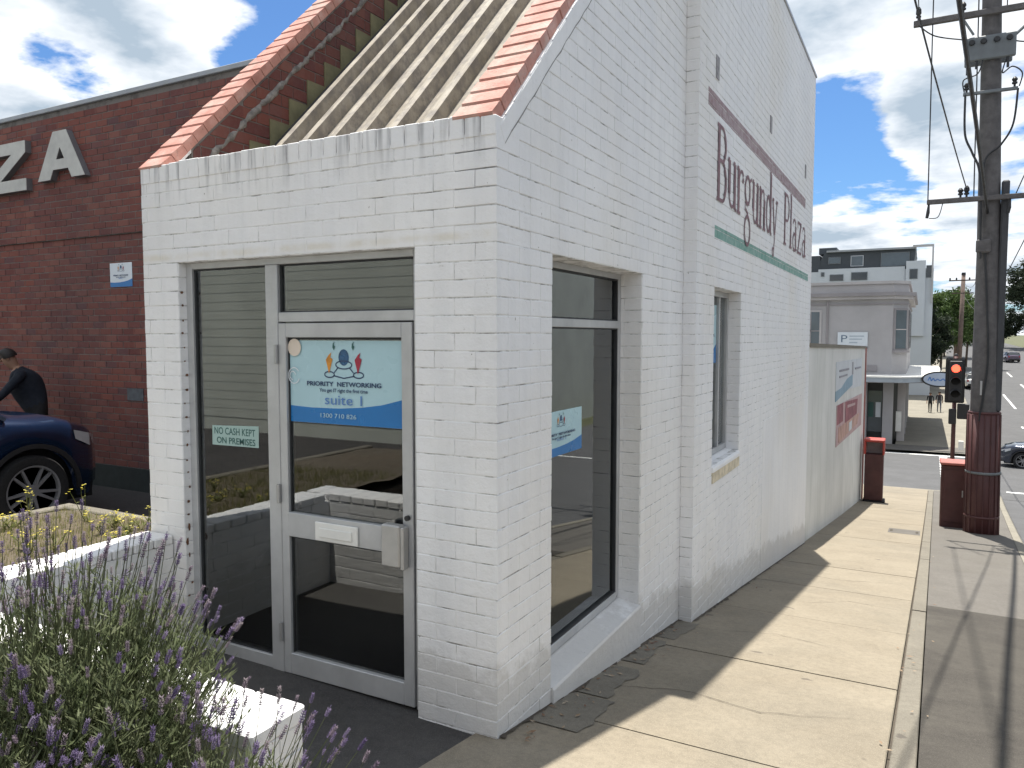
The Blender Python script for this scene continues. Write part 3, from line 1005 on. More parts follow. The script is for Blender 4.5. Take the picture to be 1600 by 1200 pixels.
# the door
door = MB()
DX0, DX1 = -3.258, -2.322
door.bbox(DX0, DX0+0.055, 3.225, 3.285, 0.012, 2.062, 0.003)
door.bbox(DX1-0.068, DX1, 3.225, 3.285, 0.012, 2.062, 0.003)
door.bbox(DX0+0.055, DX1-0.068, 3.225, 3.285, 1.982, 2.062, 0.003)
door.bbox(DX0+0.055, DX1-0.068, 3.222, 3.285, 0.832, 0.972, 0.003)
door.bbox(DX0+0.055, DX1-0.068, 3.225, 3.285, 0.012, 0.135, 0.003)
door = door.build('door', M['alu'], shop)
MB().box(DX0+0.058, DX1-0.071, 3.252, 3.258, 0.975, 1.979).build('pane', M['glass'], door)
MB().box(DX0+0.058, DX1-0.071, 3.252, 3.258, 0.138, 0.829).build('pane', M['glass'], door)
g = MB()
for c, d in ((0.972, 1.982), (0.135, 0.832)):
    a, b = DX0+0.055, DX1-0.068
    g.box(a+0.0005, a+0.009, 3.244, 3.270, c+0.0005, d-0.0005); g.box(b-0.009, b-0.0005, 3.244, 3.270, c+0.0005, d-0.0005)
    g.box(a+0.009, b-0.009, 3.244, 3.270, d-0.012, d-0.0005)
g.build('gasket', M['alu_dark'], door)
lk = MB(); lk.bbox(-2.49, -2.372, 3.165, 3.22, 0.775, 1.0, 0.008); lk.bbox(-2.372, -2.35, 3.175, 3.222, 0.765, 0.99, 0.004)
lk = lk.build('lock_box', worn('brushed_lock_metal', (0.46, 0.45, 0.43), 0.4, 6.0, 0.12, metal=0.3), door)
MB().lathe([(0.0, 3.205), (0.014, 3.205), (0.014, 3.224)], 16, 'y', (-2.352, 0, 1.035)).build('keyhole', M['black'], door)
ms = MB(); ms.bbox(-2.99, -2.684, 3.208, 3.2215, 0.838, 0.945, 0.004)
ms = ms.build('letter_slot', M['white_plastic'], door)
MB().bbox(-2.955, -2.72, 3.200, 3.2075, 0.862, 0.915, 0.003).build('flap', M['white_plastic'], ms)
for z in (1.83, 1.02, 0.2):
    MB().lathe([(0.0, z), (0.012, z), (0.012, z+0.11), (0.0, z+0.11)], 12, 'z', (-3.268, 3.214, 0)).build('hinge', M['steel'], door)
# side window
wx = XR - 0.17
wf = MB()
wf.bbox(wx-0.05, wx+0.012, WY0, WY0+0.045, 0.05, OZ1, 0.003)
wf.bbox(wx-0.05, wx+0.012, WY1-0.05, WY1, 0.05, OZ1, 0.003)
wf.bbox(wx-0.05, wx+0.012, WY0+0.045, WY1-0.05, 2.40, OZ1, 0.003)
wf.bbox(wx-0.05, wx+0.014, WY0+0.045, WY1-0.05, 2.045, 2.098, 0.003)
wf.bbox(wx-0.05, wx+0.012, WY0+0.045, WY1-0.05, 0.03, 0.085, 0.003)
wf = wf.build('window_frame', M['alu'], shop)
MB().box(wx-0.022, wx-0.016, WY0+0.048, WY1-0.053, 0.088, 2.042).build('pane', M['glass'], wf)
MB().box(wx-0.022, wx-0.016, WY0+0.048, WY1-0.053, 2.101, 2.397).build('pane', M['glass'], wf)
g = MB()
for c, d in ((0.085, 2.045), (2.098, 2.40)):
    a, b = WY0+0.045, WY1-0.05
    g.box(wx-0.03, wx+0.004, a+0.0005, a+0.009, c+0.0005, d-0.0005); g.box(wx-0.03, wx+0.004, b-0.012, b-0.0005, c+0.0005, d-0.0005)
    g.box(wx-0.03, wx+0.004, a+0.009, b-0.012, d-0.010, d-0.0005); g.box(wx-0.03, wx+0.004, a+0.009, b-0.012, c+0.0005, c+0.010)
g.build('gasket', M['alu_dark'], wf)
sl = MB()
sl.prism([(wx-0.06, -0.3), (wx-0.06, 0.029), (wx+0.02, 0.026), (XR+0.012, 0.0), (XR+0.020, -0.014), (XR+0.018, -0.6), (XR-0.02, -0.6)], 'y', WY0+0.001, WY1-0.001)
sl.build('window_sill', M['render'], shop)
# narrow window
vx = XM - 0.14
vf = MB()
vf.bbox(vx-0.05, vx+0.012, VY0, VY0+0.045, VZ0+0.02, OZ1-0.001, 0.003)
vf.bbox(vx-0.05, vx+0.012, VY1-0.05, VY1-0.006, VZ0+0.02, OZ1-0.001, 0.003)
vf.bbox(vx-0.05, vx+0.012, VY0+0.045, VY1-0.05, OZ1-0.055, OZ1-0.001, 0.003)
vf.bbox(vx-0.05, vx+0.012, VY0+0.045, VY1-0.05, VZ0+0.02, VZ0+0.075, 0.003)
vf.bbox(vx-0.05, vx+0.012, 7.80, 7.84, VZ0+0.075, OZ1-0.055, 0.003)
vf = vf.build('window_frame', M['alu'], shop)
MB().box(vx-0.022, vx-0.016, VY0+0.048, VY1-0.053, VZ0+0.078, OZ1-0.058).build('pane', M['glass'], vf)
MB().box(vx-0.6, vx-0.58, 6.7, 8.6, 0.3, 2.6).build('blind', worn('grey_blind', (0.22, 0.23, 0.24), 0.8, 2.0, 0.12), shop)
MB().prism([(vx-0.05, VZ0-0.06), (vx-0.05, VZ0+0.019), (XM+0.012, VZ0-0.012), (XM+0.02, VZ0-0.03), (XM+0.02, VZ0-0.06)], 'y', VY0+0.001, VY1-0.001).build('window_sill', M['render'], shop)
for i in range(5):
    a = VY0 + i*(VY1-VY0)/5
    MB().bbox(XM-0.02, XM+0.014, a+0.004, a+(VY1-VY0)/5-0.004, VZ0-0.165, VZ0-0.064, 0.003).build('sill_brick', worn('flaking_cream_brick', (0.70, 0.62, 0.47), 0.8, 9.0, 0.35), shop)
# air vents on the main wall
for y, z in ((7.0, 4.38), (9.71, 4.53), (12.79, 4.55)):
    v = MB().bbox(XM+0.003, XM+0.012, y-0.055, y+0.055, z-0.10, z+0.10, 0.002)
    for k in range(3):
        v.box(XM+0.012, XM+0.0135, y-0.04, y+0.04, z-0.07+k*0.055, z-0.05+k*0.055)
    v.build('air_vent', worn('grey_vent', (0.34, 0.33, 0.34), 0.8, 9.0, 0.3), shop)
# painted lettering: thick stems, thin hairlines and small serifs, in faded maroon
M['maroon'] = worn('faded_maroon_paint', (0.25, 0.15, 0.17), 0.8, 9.0, 0.4)
def arc(cx, cy, rx, ry, a0, a1, n=12):
    return [(cx+rx*math.cos(R(a0+(a1-a0)*i/n)), cy+ry*math.sin(R(a0+(a1-a0)*i/n))) for i in range(n+1)]
T, H = 0.088, 0.034
XH = 0.44
GL = {
 'B': [([(0.07, 0.0), (0.07, 0.66)], T), ([(0.0, 0.66), (0.20, 0.66)] + arc(0.20, 0.51, 0.13, 0.15, 90, -90) + [(0.07, 0.36)], H), ([(0.20, 0.36)] + arc(0.20, 0.18, 0.16, 0.18, 90, -90) + [(0.0, 0.0)], H), (arc(0.20, 0.51, 0.13, 0.13, 55, -55, 6), 0.055), (arc(0.20, 0.18, 0.15, 0.16, 55, -55, 6), 0.06)],
 'u': [([(0.07, XH), (0.07, 0.12)], T), (arc(0.18, 0.13, 0.11, 0.12, 180, 330), H), ([(0.30, XH), (0.30, 0.0)], T), ([(0.0, XH), (0.07, XH)], H), ([(0.23, XH), (0.30, XH)], H), ([(0.30, 0.0), (0.37, 0.0)], H)],
 'r': [([(0.07, XH), (0.07, 0.0)], T), ([(0.0, XH), (0.07, XH)], H), ([(0.0, 0.0), (0.15, 0.0)], H), (arc(0.20, 0.32, 0.11, 0.11, 170, 40), H), ([(0.26, 0.37), (0.29, 0.33)], 0.06)],
 'g': [(arc(0.17, 0.29, 0.12, 0.14, 0, 360, 20), 0.045), ([(0.27, 0.40), (0.36, 0.44)], H), ([(0.08, 0.17), (0.06, 0.09), (0.20, 0.04)], H), (arc(0.17, -0.13, 0.14, 0.15, 0, 360, 20), 0.04)],
 'n': [([(0.07, XH), (0.07, 0.0)], T), ([(0.0, XH), (0.07, XH)], H), ([(0.0, 0.0), (0.14, 0.0)], H), (arc(0.19, 0.31, 0.11, 0.12, 160, 10), H), ([(0.30, 0.34), (0.30, 0.0)], T), ([(0.23, 0.0), (0.37, 0.0)], H)],
 'd': [(arc(0.16, 0.22, 0.12, 0.21, 30, 330, 18), 0.045), ([(0.30, 0.72), (0.30, 0.0)], T), ([(0.22, 0.72), (0.30, 0.72)], H), ([(0.30, 0.0), (0.37, 0.0)], H)],
 'y': [([(0.04, XH), (0.18, 0.02)], 0.06), ([(0.33, XH), (0.14, -0.20)], H), (arc(0.10, -0.20, 0.05, 0.05, 0, 360, 10), 0.03), ([(0.0, XH), (0.11, XH)], H), ([(0.26, XH), (0.38, XH)], H)],
 'P': [([(0.07, 0.0), (0.07, 0.66)], T), ([(0.0, 0.66), (0.20, 0.66)] + arc(0.20, 0.49, 0.15, 0.17, 90, -90) + [(0.07, 0.32)], H), (arc(0.20, 0.49, 0.15, 0.15, 55, -55, 6), 0.055), ([(0.0, 0.0), (0.16, 0.0)], H)],
 'l': [([(0.09, 0.72), (0.09, 0.0)], T), ([(0.02, 0.72), (0.09, 0.72)], H), ([(0.01, 0.0), (0.17, 0.0)], H)],
 'a': [(arc(0.15, 0.32, 0.11, 0.11, 160, 0), H), ([(0.26, 0.34), (0.26, 0.0)], T), (arc(0.16, 0.11, 0.12, 0.12, 60, 320, 14), 0.04), ([(0.26, 0.0), (0.35, 0.02)], H)],
 'z': [([(0.03, XH), (0.32, XH)], 0.035), ([(0.30, XH), (0.05, 0.0)], 0.06), ([(0.02, 0.0), (0.33, 0.0)], 0.035), ([(0.03, XH), (0.03, 0.35)], H), ([(0.33, 0.0), (0.33, 0.1)], H)],
}
def ribbon(mb, pts, w, X, u0, z0, k):
    L = [Vector((p[0]*k + u0, p[1] + z0)) for p in pts]
    a = []; b = []
    for i, p in enumerate(L):
        d = (L[min(i+1, len(L)-1)] - L[max(i-1, 0)]).normalized()
        s = Vector((-d.y, d.x))*w/2
        a.append(p+s); b.append(p-s)
    n = len(L)
    mb.add([(X, p.x, p.y) for p in a] + [(X, p.x, p.y) for p in b], [(i, i+1, n+i+1, n+i) for i in range(n-1)])
for word, ua, ub in (('Burgundy', 7.03, 10.32), ('Plaza', 10.82, 13.06)):
    wid = {'l': 0.22, 'r': 0.34, 'B': 0.43, 'P': 0.42, 'y': 0.40}
    tot = sum(wid.get(c, 0.41) for c in word)
    k = (ub-ua)/tot
    u = ua
    for ch in word:
        mb = MB()
        for i, (pts, w) in enumerate(GL[ch]):
            ribbon(mb, pts, w, XM+0.0098+0.0004*i, u, 3.24, k)
        mb.build('painted_letter', M['maroon'], shop, fix=False)
        u += wid.get(ch, 0.41)*k
# ---------------------------------------------------------------- red brick building behind
red = thing('red_brick_building', 'dark red brick building with grey metal coping behind the parked car', 'building', (-10.0, 6.6, -0.04))
m = MB()
m.box(-17.0, XL-0.002, YM, YM+0.23, -0.4, 5.03)
m.box(-17.0, -16.8, YM+0.23, YE-0.21, -0.4, 5.0)
m.build('wall', M['red_joint'], red)
RB = Bricks(proud=0.005, gap=0.011, vgap=0.011)
RB.wall('front', YM, 3*COURSE, 38*COURSE, [(-14.6, XL-0.01)], shift=0.03)
RB.wall('front', YM-0.03, 38*COURSE, 57*COURSE, [(-14.6, XL-0.01)], shift=0.03)
def seen_red(w):
    d = w - CAM
    a = math.degrees(math.atan2(d.x, d.y))
    return -62.2 < a < -53.0
RB.emit(red, M['red_brick'], seed=12, visible=seen_red, jitter=0.0025)
MB().box(-17.0, XL-0.004, YM-0.03, YM-0.001, 38*COURSE, 5.03).build('upper_wall', M['red_joint'], red)
MB().box(-17.0, XL-0.004, YM-0.022, YM-0.001, -0.3, 3*COURSE-0.004).build('plinth', worn('dark_green_plinth_paint', (0.018, 0.026, 0.026), 0.6, 3.0, 0.35), red)
MB().bbox(-17.0, -4.4, YM-0.065, YM+0.25, 5.032, 5.092, 0.006).build('coping', worn('grey_metal_coping', (0.36, 0.38, 0.40), 0.5, 3.0, 0.15), red)
MB().box(-9.15, -8.83, YM-0.014, YM-0.006, 1.15, 1.31).build('number_plate_sign', worn('grey_wall_plate', (0.10, 0.11, 0.125), 0.5, 14.0, 0.4), red)

# raised letters on the red wall
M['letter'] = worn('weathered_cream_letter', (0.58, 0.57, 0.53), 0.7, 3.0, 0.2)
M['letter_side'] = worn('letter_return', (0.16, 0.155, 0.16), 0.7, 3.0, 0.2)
def raised(polys, name, label, x0, z0, w, h):
    o = thing(name, label, 'sign letter', (x0+w/2, YM-0.06, z0), 0, 'raised letters on the red wall')
    f = MB(); s = MB()
    for poly in polys:
        P = [(x0+a*w, z0+b*h) for a, b in poly]
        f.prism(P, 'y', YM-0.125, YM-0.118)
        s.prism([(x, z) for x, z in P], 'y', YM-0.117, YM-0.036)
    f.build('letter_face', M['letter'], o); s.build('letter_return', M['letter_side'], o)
raised([[(0,1),(1,1),(1,0.76),(0,0.76)], [(1,0.76),(0.66,0.76),(0.0,0.24),(0.36,0.24)], [(0,0.24),(1,0.24),(1,0),(0,0)]],
       'sign_letter', 'raised cream letter Z on the red brick wall, cut by the picture edge', -12.02, 4.02, 0.98, 0.68)
raised([[(0.0,0),(0.27,0),(0.5,0.66),(0.5,1),(0.36,1)], [(0.73,0),(1.0,0),(0.64,1),(0.5,1),(0.5,0.66)], [(0.3397,0.20),(0.6603,0.20),(0.5872,0.41),(0.4128,0.41)]],
       'sign_letter', 'raised cream letter A, last letter on the red brick wall', -10.76, 4.10, 1.04, 0.63)

# ---------------------------------------------------------------- the firm's emblem and printed signs
P_ = {'pale': worn('pale_blue_print', (0.42, 0.62, 0.68), 0.3, 1.5, 0.06), 'white': worn('white_print', (0.72, 0.76, 0.80), 0.4, 2.0, 0.06),
      'blue': worn('bright_blue_print', (0.012, 0.17, 0.46), 0.3, 2.0, 0.12), 'navy': worn('navy_print', (0.018, 0.045, 0.12), 0.3, 2.0, 0.1),
      'globe': worn('globe_blue_print', (0.02, 0.09, 0.20), 0.3, 30.0, 0.6), 'orange': worn('orange_print', (0.62, 0.25, 0.03), 0.4, 30.0, 0.3),
      'crimson': worn('crimson_print', (0.36, 0.02, 0.05), 0.4, 30.0, 0.3), 'lettering': worn('suite_blue_print', (0.10, 0.22, 0.50), 0.3, 2.0, 0.1),
      'green': worn('dark_green_print', (0.02, 0.10, 0.09), 0.4, 2.0, 0.1), 'cream': worn('cream_sticker', (0.72, 0.62, 0.52), 0.5, 2.0, 0.1)}
class Print:
    """flat coloured shapes on a plane, each layer a hair in front of the last; face as in put_text"""
    def __init__(self, parent, face, plane, step=0.0006):
        self.p, self.face, self.d, self.k, self.step = parent, face, plane, 0, step
    def w(self, u, z, d):
        return (u, self.d-d, z) if self.face == 'front' else (self.d+d, u, z)
    def poly(self, name, polys, mat):
        self.k += 1
        d = self.k*self.step
        mb = MB()
        for P in polys:
            mb.add([self.w(u, z, d) for u, z in P], [tuple(range(len(P)))])
        return mb.build(name, mat, self.p, fix=False)
    def line(self, name, pts_list, width, mat):
        out = []
        for pts in pts_list:
            L = [Vector(p) for p in pts]
            for a, b in zip(L, L[1:]):
                s = Vector((-(b-a).y, (b-a).x)).normalized()*width/2
                out.append([a+s, a-s, b-s, b+s])
        return self.poly(name, out, mat)
    def text(self, name, body, size, u, z, width, mat, bold=0.0):
        self.k += 1
        mb = MB()
        put_text(mb, body, size, u, z, self.d - self.k*self.step if self.face == 'front' else self.d + self.k*self.step, self.face, width, bold, 0.0002)
        return mb.build(name, mat, self.p, fix=False)
def emblem(pr, cx, cz, s):
    """globe between two flame-like figures on looping stands; s = overall half width"""
    pr.poly('globe', [disc_poly(cx, cz+0.12*s, 0.27*s, 0.33*s)], P_['globe'])
    pr.line('stand', [disc_poly(cx, cz-0.18*s, 0.42*s, 0.16*s, 18) + [(cx+0.42*s, cz-0.18*s)], disc_poly(cx-0.75*s, cz-0.58*s, 0.26*s, 0.12*s, 14) + [(cx-0.49*s, cz-0.58*s)],
                      disc_poly(cx+0.75*s, cz-0.58*s, 0.26*s, 0.12*s, 14) + [(cx+1.01*s, cz-0.58*s)], [(cx-0.5*s, cz-0.5*s), (cx-0.3*s, cz-0.3*s)], [(cx+0.5*s, cz-0.5*s), (cx+0.3*s, cz-0.3*s)],
                      [(cx-0.55*s, cz-0.62*s), (cx, cz-0.72*s), (cx+0.55*s, cz-0.62*s)]], 0.05*s, P_['navy'])
    for sg, c in ((-1, 'orange'), (1, 'crimson')):
        x = cx + sg*0.75*s
        pr.poly('figure', [[(x-0.02*s, cz-0.55*s), (x+0.10*s, cz-0.2*s), (x+0.18*s, cz+0.05*s), (x+0.06*s, cz+0.12*s), (x+0.12*s, cz+0.32*s), (x-0.02*s, cz+0.22*s), (x-0.10*s, cz+0.12*s), (x-0.18*s, cz+0.02*s), (x-0.10*s, cz-0.25*s)]], P_[c])
        x2 = cx + sg*0.50*s
        pr.poly('sprig', [[(x2, cz+0.40*s), (x2+0.07*s, cz+0.55*s), (x2+0.0*s, cz+0.62*s), (x2+0.05*s, cz+0.76*s), (x2-0.05*s, cz+0.66*s), (x2-0.07*s, cz+0.52*s)]], P_['green'])
def firm_sign(name, label, face, plane, u0, u1, z0, z1, suite=True, back='pale', cat='decal'):
    w, h = u1-u0, z1-z0
    base = ((u0+u1)/2, plane, z0) if face == 'front' else (plane, (u0+u1)/2, z0)
    o = thing(name, label, cat, base)
    pr = Print(o, face, plane)
    pr.poly('panel', [[(u0, z0), (u1, z0), (u1, z1), (u0, z1)]], P_[back])
    top = [(u0, z0+0.20*h), (u0+0.2*w, z0+0.185*h), (u0+0.45*w, z0+0.19*h), (u0+0.65*w, z0+0.215*h), (u0+0.82*w, z0+0.255*h), (u1, z0+0.33*h)]
    pr.poly('swoosh', [[top[i], (top[i][0], z0), (top[i+1][0], z0), top[i+1]] for i in range(5)], P_['blue'])
    emblem(pr, u0+0.5*w, z0+(0.765 if suite else 0.80)*h, (0.295*h if suite else 0.22*h))
    pr.text('firm_name', 'PRIORITY  NETWORKING', 0.075*h, u0+0.165*w, z0+0.455*h, 0.66*w, P_['navy'], 0.0008)
    pr.text('motto', 'You get IT right the first time', 0.06*h, u0+0.28*w, z0+0.385*h, 0.43*w, P_['navy'], 0.0004)
    if suite:
        pr.text('suite_number', 'suite 1', 0.17*h, u0+0.33*w, z0+0.235*h, 0.33*w, P_['lettering'])
        pr.text('phone_number', '1300 710 826', 0.075*h, u0+0.29*w, z0+0.075*h, 0.32*w, P_['pale'])
    else:
        pr.text('suite_number', 'suite 1', 0.10*h, u0+0.40*w, z0+0.33*h, 0.2*w, P_['lettering'])
    return o, pr
o, pr = firm_sign('door_decal', 'pale blue firm decal with suite number across the top of the glass door', 'front', 3.2505, DX0+0.062, DX1-0.076, 1.50, 1.965)
pr.poly('round_sticker', [disc_poly(DX0+0.105, 1.925, 0.05, 0.05, 18)], P_['cream'])
pr.line('ring', [disc_poly(DX0+0.10, 1.765, 0.042, 0.045, 18, 0.6, 6.2), disc_poly(DX0+0.09, 1.765, 0.022, 0.024, 12, 0.2, 5.2)], 0.006, P_['white'])
firm_sign('window_decal', 'firm decal on the tall side window facing the footpath', 'side', wx-0.0145, 4.0, 4.66, 1.245, 1.525, False)
firm_sign('window_decal', 'small firm decal high in the narrow window near the painted name', 'side', vx-0.0145, 7.25, 7.79, 1.72, 2.30, False)
firm_sign('wall_plaque', 'small white firm plaque screwed to the dark red brick wall', 'front', YM-0.009, -9.43, -8.98, 2.63, 2.94, False, 'white', 'plaque')
o = thing('cash_notice', 'pale green notice NO CASH KEPT ON PREMISES taped inside the side light', 'notice', (-3.67, 3.26, 1.32))
pr = Print(o, 'front', 3.2605)
pr.poly('panel', [[(-3.866, 1.318), (-3.468, 1.322), (-3.466, 1.452), (-3.863, 1.438)]], worn('pale_green_card', (0.36, 0.50, 0.47), 0.5, 2.0, 0.06))
pr.text('lettering', 'NO CASH KEPT', 0.06, -3.845, 1.388, 0.35, P_['green'], 0.0006)
pr.text('lettering', 'ON PREMISES', 0.055, -3.825, 1.332, 0.33, P_['green'], 0.0006)

# ---------------------------------------------------------------- garden walls and beds
GZ = 0.735
gw = thing('garden_wall', 'low white painted brick garden wall around the entry, sunlit on top', 'wall', (-4.25, 1.78, 0.0))
GX0, GX1 = -4.37, -4.145
m = MB(); m.box(GX0, GX1, 1.66, Y0-0.008, -0.3, GZ-0.06); m.box(GX1, -1.83, 1.66, 1.885, -0.3, GZ-0.06)
m.build('wall', M['joint'], gw)
GB = Bricks(zbase=GZ-0.06-8*COURSE)
GB.wall('side', GX1, -2*COURSE, GZ-0.062, [(1.89, Y0-0.012)], shift=0.05)
GB.wall('back', 1.885, -2*COURSE, GZ-0.062, [(GX1, -1.83)], shift=0.02)
GB.wall('front', 1.66, -2*COURSE, GZ-0.062, [(GX0, -1.83)], shift=0.1)
GB.wall('side', -1.83, -2*COURSE, GZ-0.062, [(1.66, 1.885)], shift=1.66)
GB.emit(gw, M['paint'], limit=300, seed=3)
rg = random.Random(6)
def cap(x0, x1, y0, y1):
    MB().bbox(x0+0.003, x1-0.003, y0+0.003, y1-0.003, GZ-0.059, GZ+rg.uniform(-0.004, 0.004), 0.008).build('coping_brick', M['paint'], gw)
for i in range(11):
    a = 1.66 + i*(Y0-0.01-1.66)/11
    if a+0.1 > 1.90: cap(GX0-0.012, GX1+0.012, a, a+(Y0-0.01-1.66)/11)
n = 22
for i in range(n):
    a = GX0-0.012 + i*(-1.815-GX0+0.012)/n
    cap(a, a+(-1.815-GX0+0.012)/n, 1.648, 1.897)
# planting beds
m = MB(); v = []; f = []
nxb, nyb = 16, 18
rb = random.Random(4)
for j in range(nyb+1):
    for i in range(nxb+1):
        x = -6.0 + 1.64*i/nxb; y = -1.0 + 4.6*j/nyb
        v.append((x, y, 0.60 + 0.05*(i/nxb) + rb.uniform(-0.015, 0.02)))
for j in range(nyb):
    for i in range(nxb):
        k = j*(nxb+1)+i
        f.append((k, k+1, k+nxb+2, k+nxb+1))
m.add(v, f)
m.box(-6.0, -4.38, -1.0, 3.6, -0.3, 0.55)
struct(m.build('weedy_bed', M['dry_soil'], fix=False))
for x0, x1, y0, y1 in ((-6.12, -6.003, -1.0, 3.72), (-6.003, -4.376, 3.603, 3.72)):
    o = MB().bbox(x0, x1, y0, y1, -0.3, 0.625, 0.01).build('bed_edging', M['edging'])
    struct(o)
m = MB(); v = []; f = []
for j in range(15):
    for i in range(17):
        x = -4.36 + 2.5*i/16; y = -1.5 + 3.15*j/14
        v.append((x, y, (0.42 if i < 16 else prof(y)-0.02) + rb.uniform(-0.02, 0.02)))
for j in range(14):
    for i in range(16):
        k = j*17+i
        f.append((k, k+1, k+18, k+17))
struct(m.add(v, f).build('lavender_bed', M['soil'], fix=False))

# ---------------------------------------------------------------- plants
def leafmat(name, cols, rough=0.7, thin=0.45):
    t = NT(name)
    base = t.ramp(t.noise(14.0, 3.0, 0.6), [(0.3 + 0.4*i/(len(cols)-1), c) for i, c in enumerate(cols)])
    t.done(base, rough, spec=0.25)
    # thin leaves let some light through
    tl = t.n('ShaderNodeBsdfTranslucent'); t.l(base, tl.inputs[0])
    mx = t.n('ShaderNodeMixShader'); mx.inputs[0].default_value = thin
    t.l(t.b.outputs[0], mx.inputs[1]); t.l(tl.outputs[0], mx.inputs[2]); t.l(mx.outputs[0], t.out.inputs[0])
    return t.m
M['lav_leaf'] = leafmat('lavender_leaf', [(0.10, 0.13, 0.06), (0.18, 0.21, 0.11), (0.27, 0.29, 0.18)])
M['lav_stem'] = leafmat('lavender_stem', [(0.10, 0.12, 0.06), (0.17, 0.18, 0.10)])
M['lav_flower'] = leafmat('lavender_flower', [(0.11, 0.08, 0.17), (0.20, 0.155, 0.27), (0.32, 0.27, 0.38)])
M['lav_spent'] = leafmat('spent_lavender', [(0.14, 0.10, 0.15), (0.27, 0.22, 0.26), (0.36, 0.32, 0.31)])
def spike_mesh(rnd, mat):
    """a flower head: whorls of small pointed buds up a short stem"""
    m = MB()
    L = rnd.uniform(0.035, 0.06)
    rows = int(L/0.0065)
    for r in range(rows):
        z = r*L/rows
        if rnd.random() < 0.12: continue
        wd = 0.0048*(1.0 - 0.45*abs(r/rows-0.35))
        for k in range(5):
            a = 2*math.pi*(k/5.0) + r*0.6 + rnd.uniform(-0.3, 0.3)
            c, s = math.cos(a), math.sin(a)
            p = Vector((c*wd, s*wd, z))
            tip = p + Vector((c*0.005, s*0.005, 0.0065))
            side = Vector((-s, c, 0))*0.0028
            m.add([tuple(p*0.3 + Vector((0,0,z*0.7))), tuple(p+side), tuple(tip), tuple(p-side)], [(0,1,2,3)])
    m.tube([(0,0,-0.004), (0,0,L*0.9)], 0.0016, 3)
    return m.mesh('flower_spike', mat)
rl = random.Random(21)
SPIKES = [spike_mesh(rl, M['lav_flower']) for _ in range(6)] + [spike_mesh(rl, M['lav_spent']) for _ in range(4)]
def lavender(label, base, rx, ry, hf, hs, nst, nleaf, lean=(0, 0), seed=1):
    rnd = random.Random(seed)
    o = thing('lavender_bush', label, 'plant', base, 0, 'lavender bushes in front of the garden wall')
    fol = MB(); stem = MB(); fl = []
    B0 = Vector(base)
    for i in range(nst):
        a = rnd.uniform(0, 2*math.pi); q_ = math.sqrt(rnd.random())
        sp = q_
        foot = Vector((rx*0.30*q_*math.cos(a), ry*0.30*q_*math.sin(a), 0))
        flower = rnd.random() < 0.29
        h = (hs if flower else hf)*(1.0 - 0.42*sp*sp)*rnd.uniform(0.8, 1.07)
        tip = Vector((rx*sp*math.cos(a)*1.05 + lean[0]*rnd.uniform(0.5, 1.2), ry*sp*math.sin(a)*1.05 + lean[1]*rnd.uniform(0.5, 1.2), h))
        midp = foot.lerp(tip, 0.55) + Vector((rnd.uniform(-.05,.05), rnd.uniform(-.05,.05), h*0.06))
        pts = [foot, foot.lerp(midp, 0.55), midp, midp.lerp(tip, 0.55) + Vector((0,0,0.006)), tip]
        stem.tube([tuple(B0+p) for p in pts], [0.0021, 0.0019, 0.0017, 0.0014, 0.0012], 3, False)
        if flower:
            fl.append((tip, (tip-midp).normalized()))
        # narrow leaves along the leafy part
        n = nleaf
        topf = 0.62 if flower else 1.0
        for k in range(n):
            tt = rnd.uniform(0.25, topf)
            p = foot.lerp(midp, tt/0.55) if tt < 0.55 else midp.lerp(tip, (tt-0.55)/0.45)
            d = (tip-foot).normalized()*rnd.uniform(0.3, 1.0) + Vector((rnd.uniform(-1,1), rnd.uniform(-1,1), rnd.uniform(-0.1,0.9)))
            d = d.normalized()*rnd.uniform(0.024, 0.055)
            s = d.cross(Vector((rnd.uniform(-1,1), rnd.uniform(-1,1), rnd.uniform(-1,1)))).normalized()*rnd.uniform(0.0018, 0.0034)
            p = B0 + p
            fol.add([tuple(p), tuple(p+d*0.5+s), tuple(p+d), tuple(p+d*0.5-s)], [(0,1,2,3)])
    stuff(fol.build('foliage', M['lav_leaf'], o, fix=False))
    stuff(stem.build('stems', M['lav_stem'], o, fix=False))
    for i, (p, d) in enumerate(fl[:300]):
        s = link('flower_spike', SPIKES[rnd.randrange(len(SPIKES))], o)
        s.location = p
        s.rotation_euler = Vector((0,0,1)).rotation_difference(d).to_euler()
        k = rnd.uniform(0.62, 0.98); s.scale = (k, k, k)
lavender('tall lavender bush with many purple spikes before the door side light', (-2.20, 1.30, 0.38), 0.47, 0.42, 0.90, 1.06, 950, 38, (0.04, 0.03), 5)
lavender('lavender bush at the left picture edge, behind the low wall', (-2.72, 1.22, 0.38), 0.56, 0.44, 0.60, 0.93, 850, 38, (0, 0.02), 6)
lavender('small lavender bush leaning over the end of the low wall towards the path', (-1.60, 1.22, 0.30), 0.46, 0.40, 0.58, 0.78, 700, 38, (0.08, 0.04), 7)
lavender('nearest lavender bush filling the bottom left picture corner', (-1.95, 0.82, 0.36), 0.54, 0.38, 0.64, 0.82, 800, 38, (0.0, 0.0), 8)

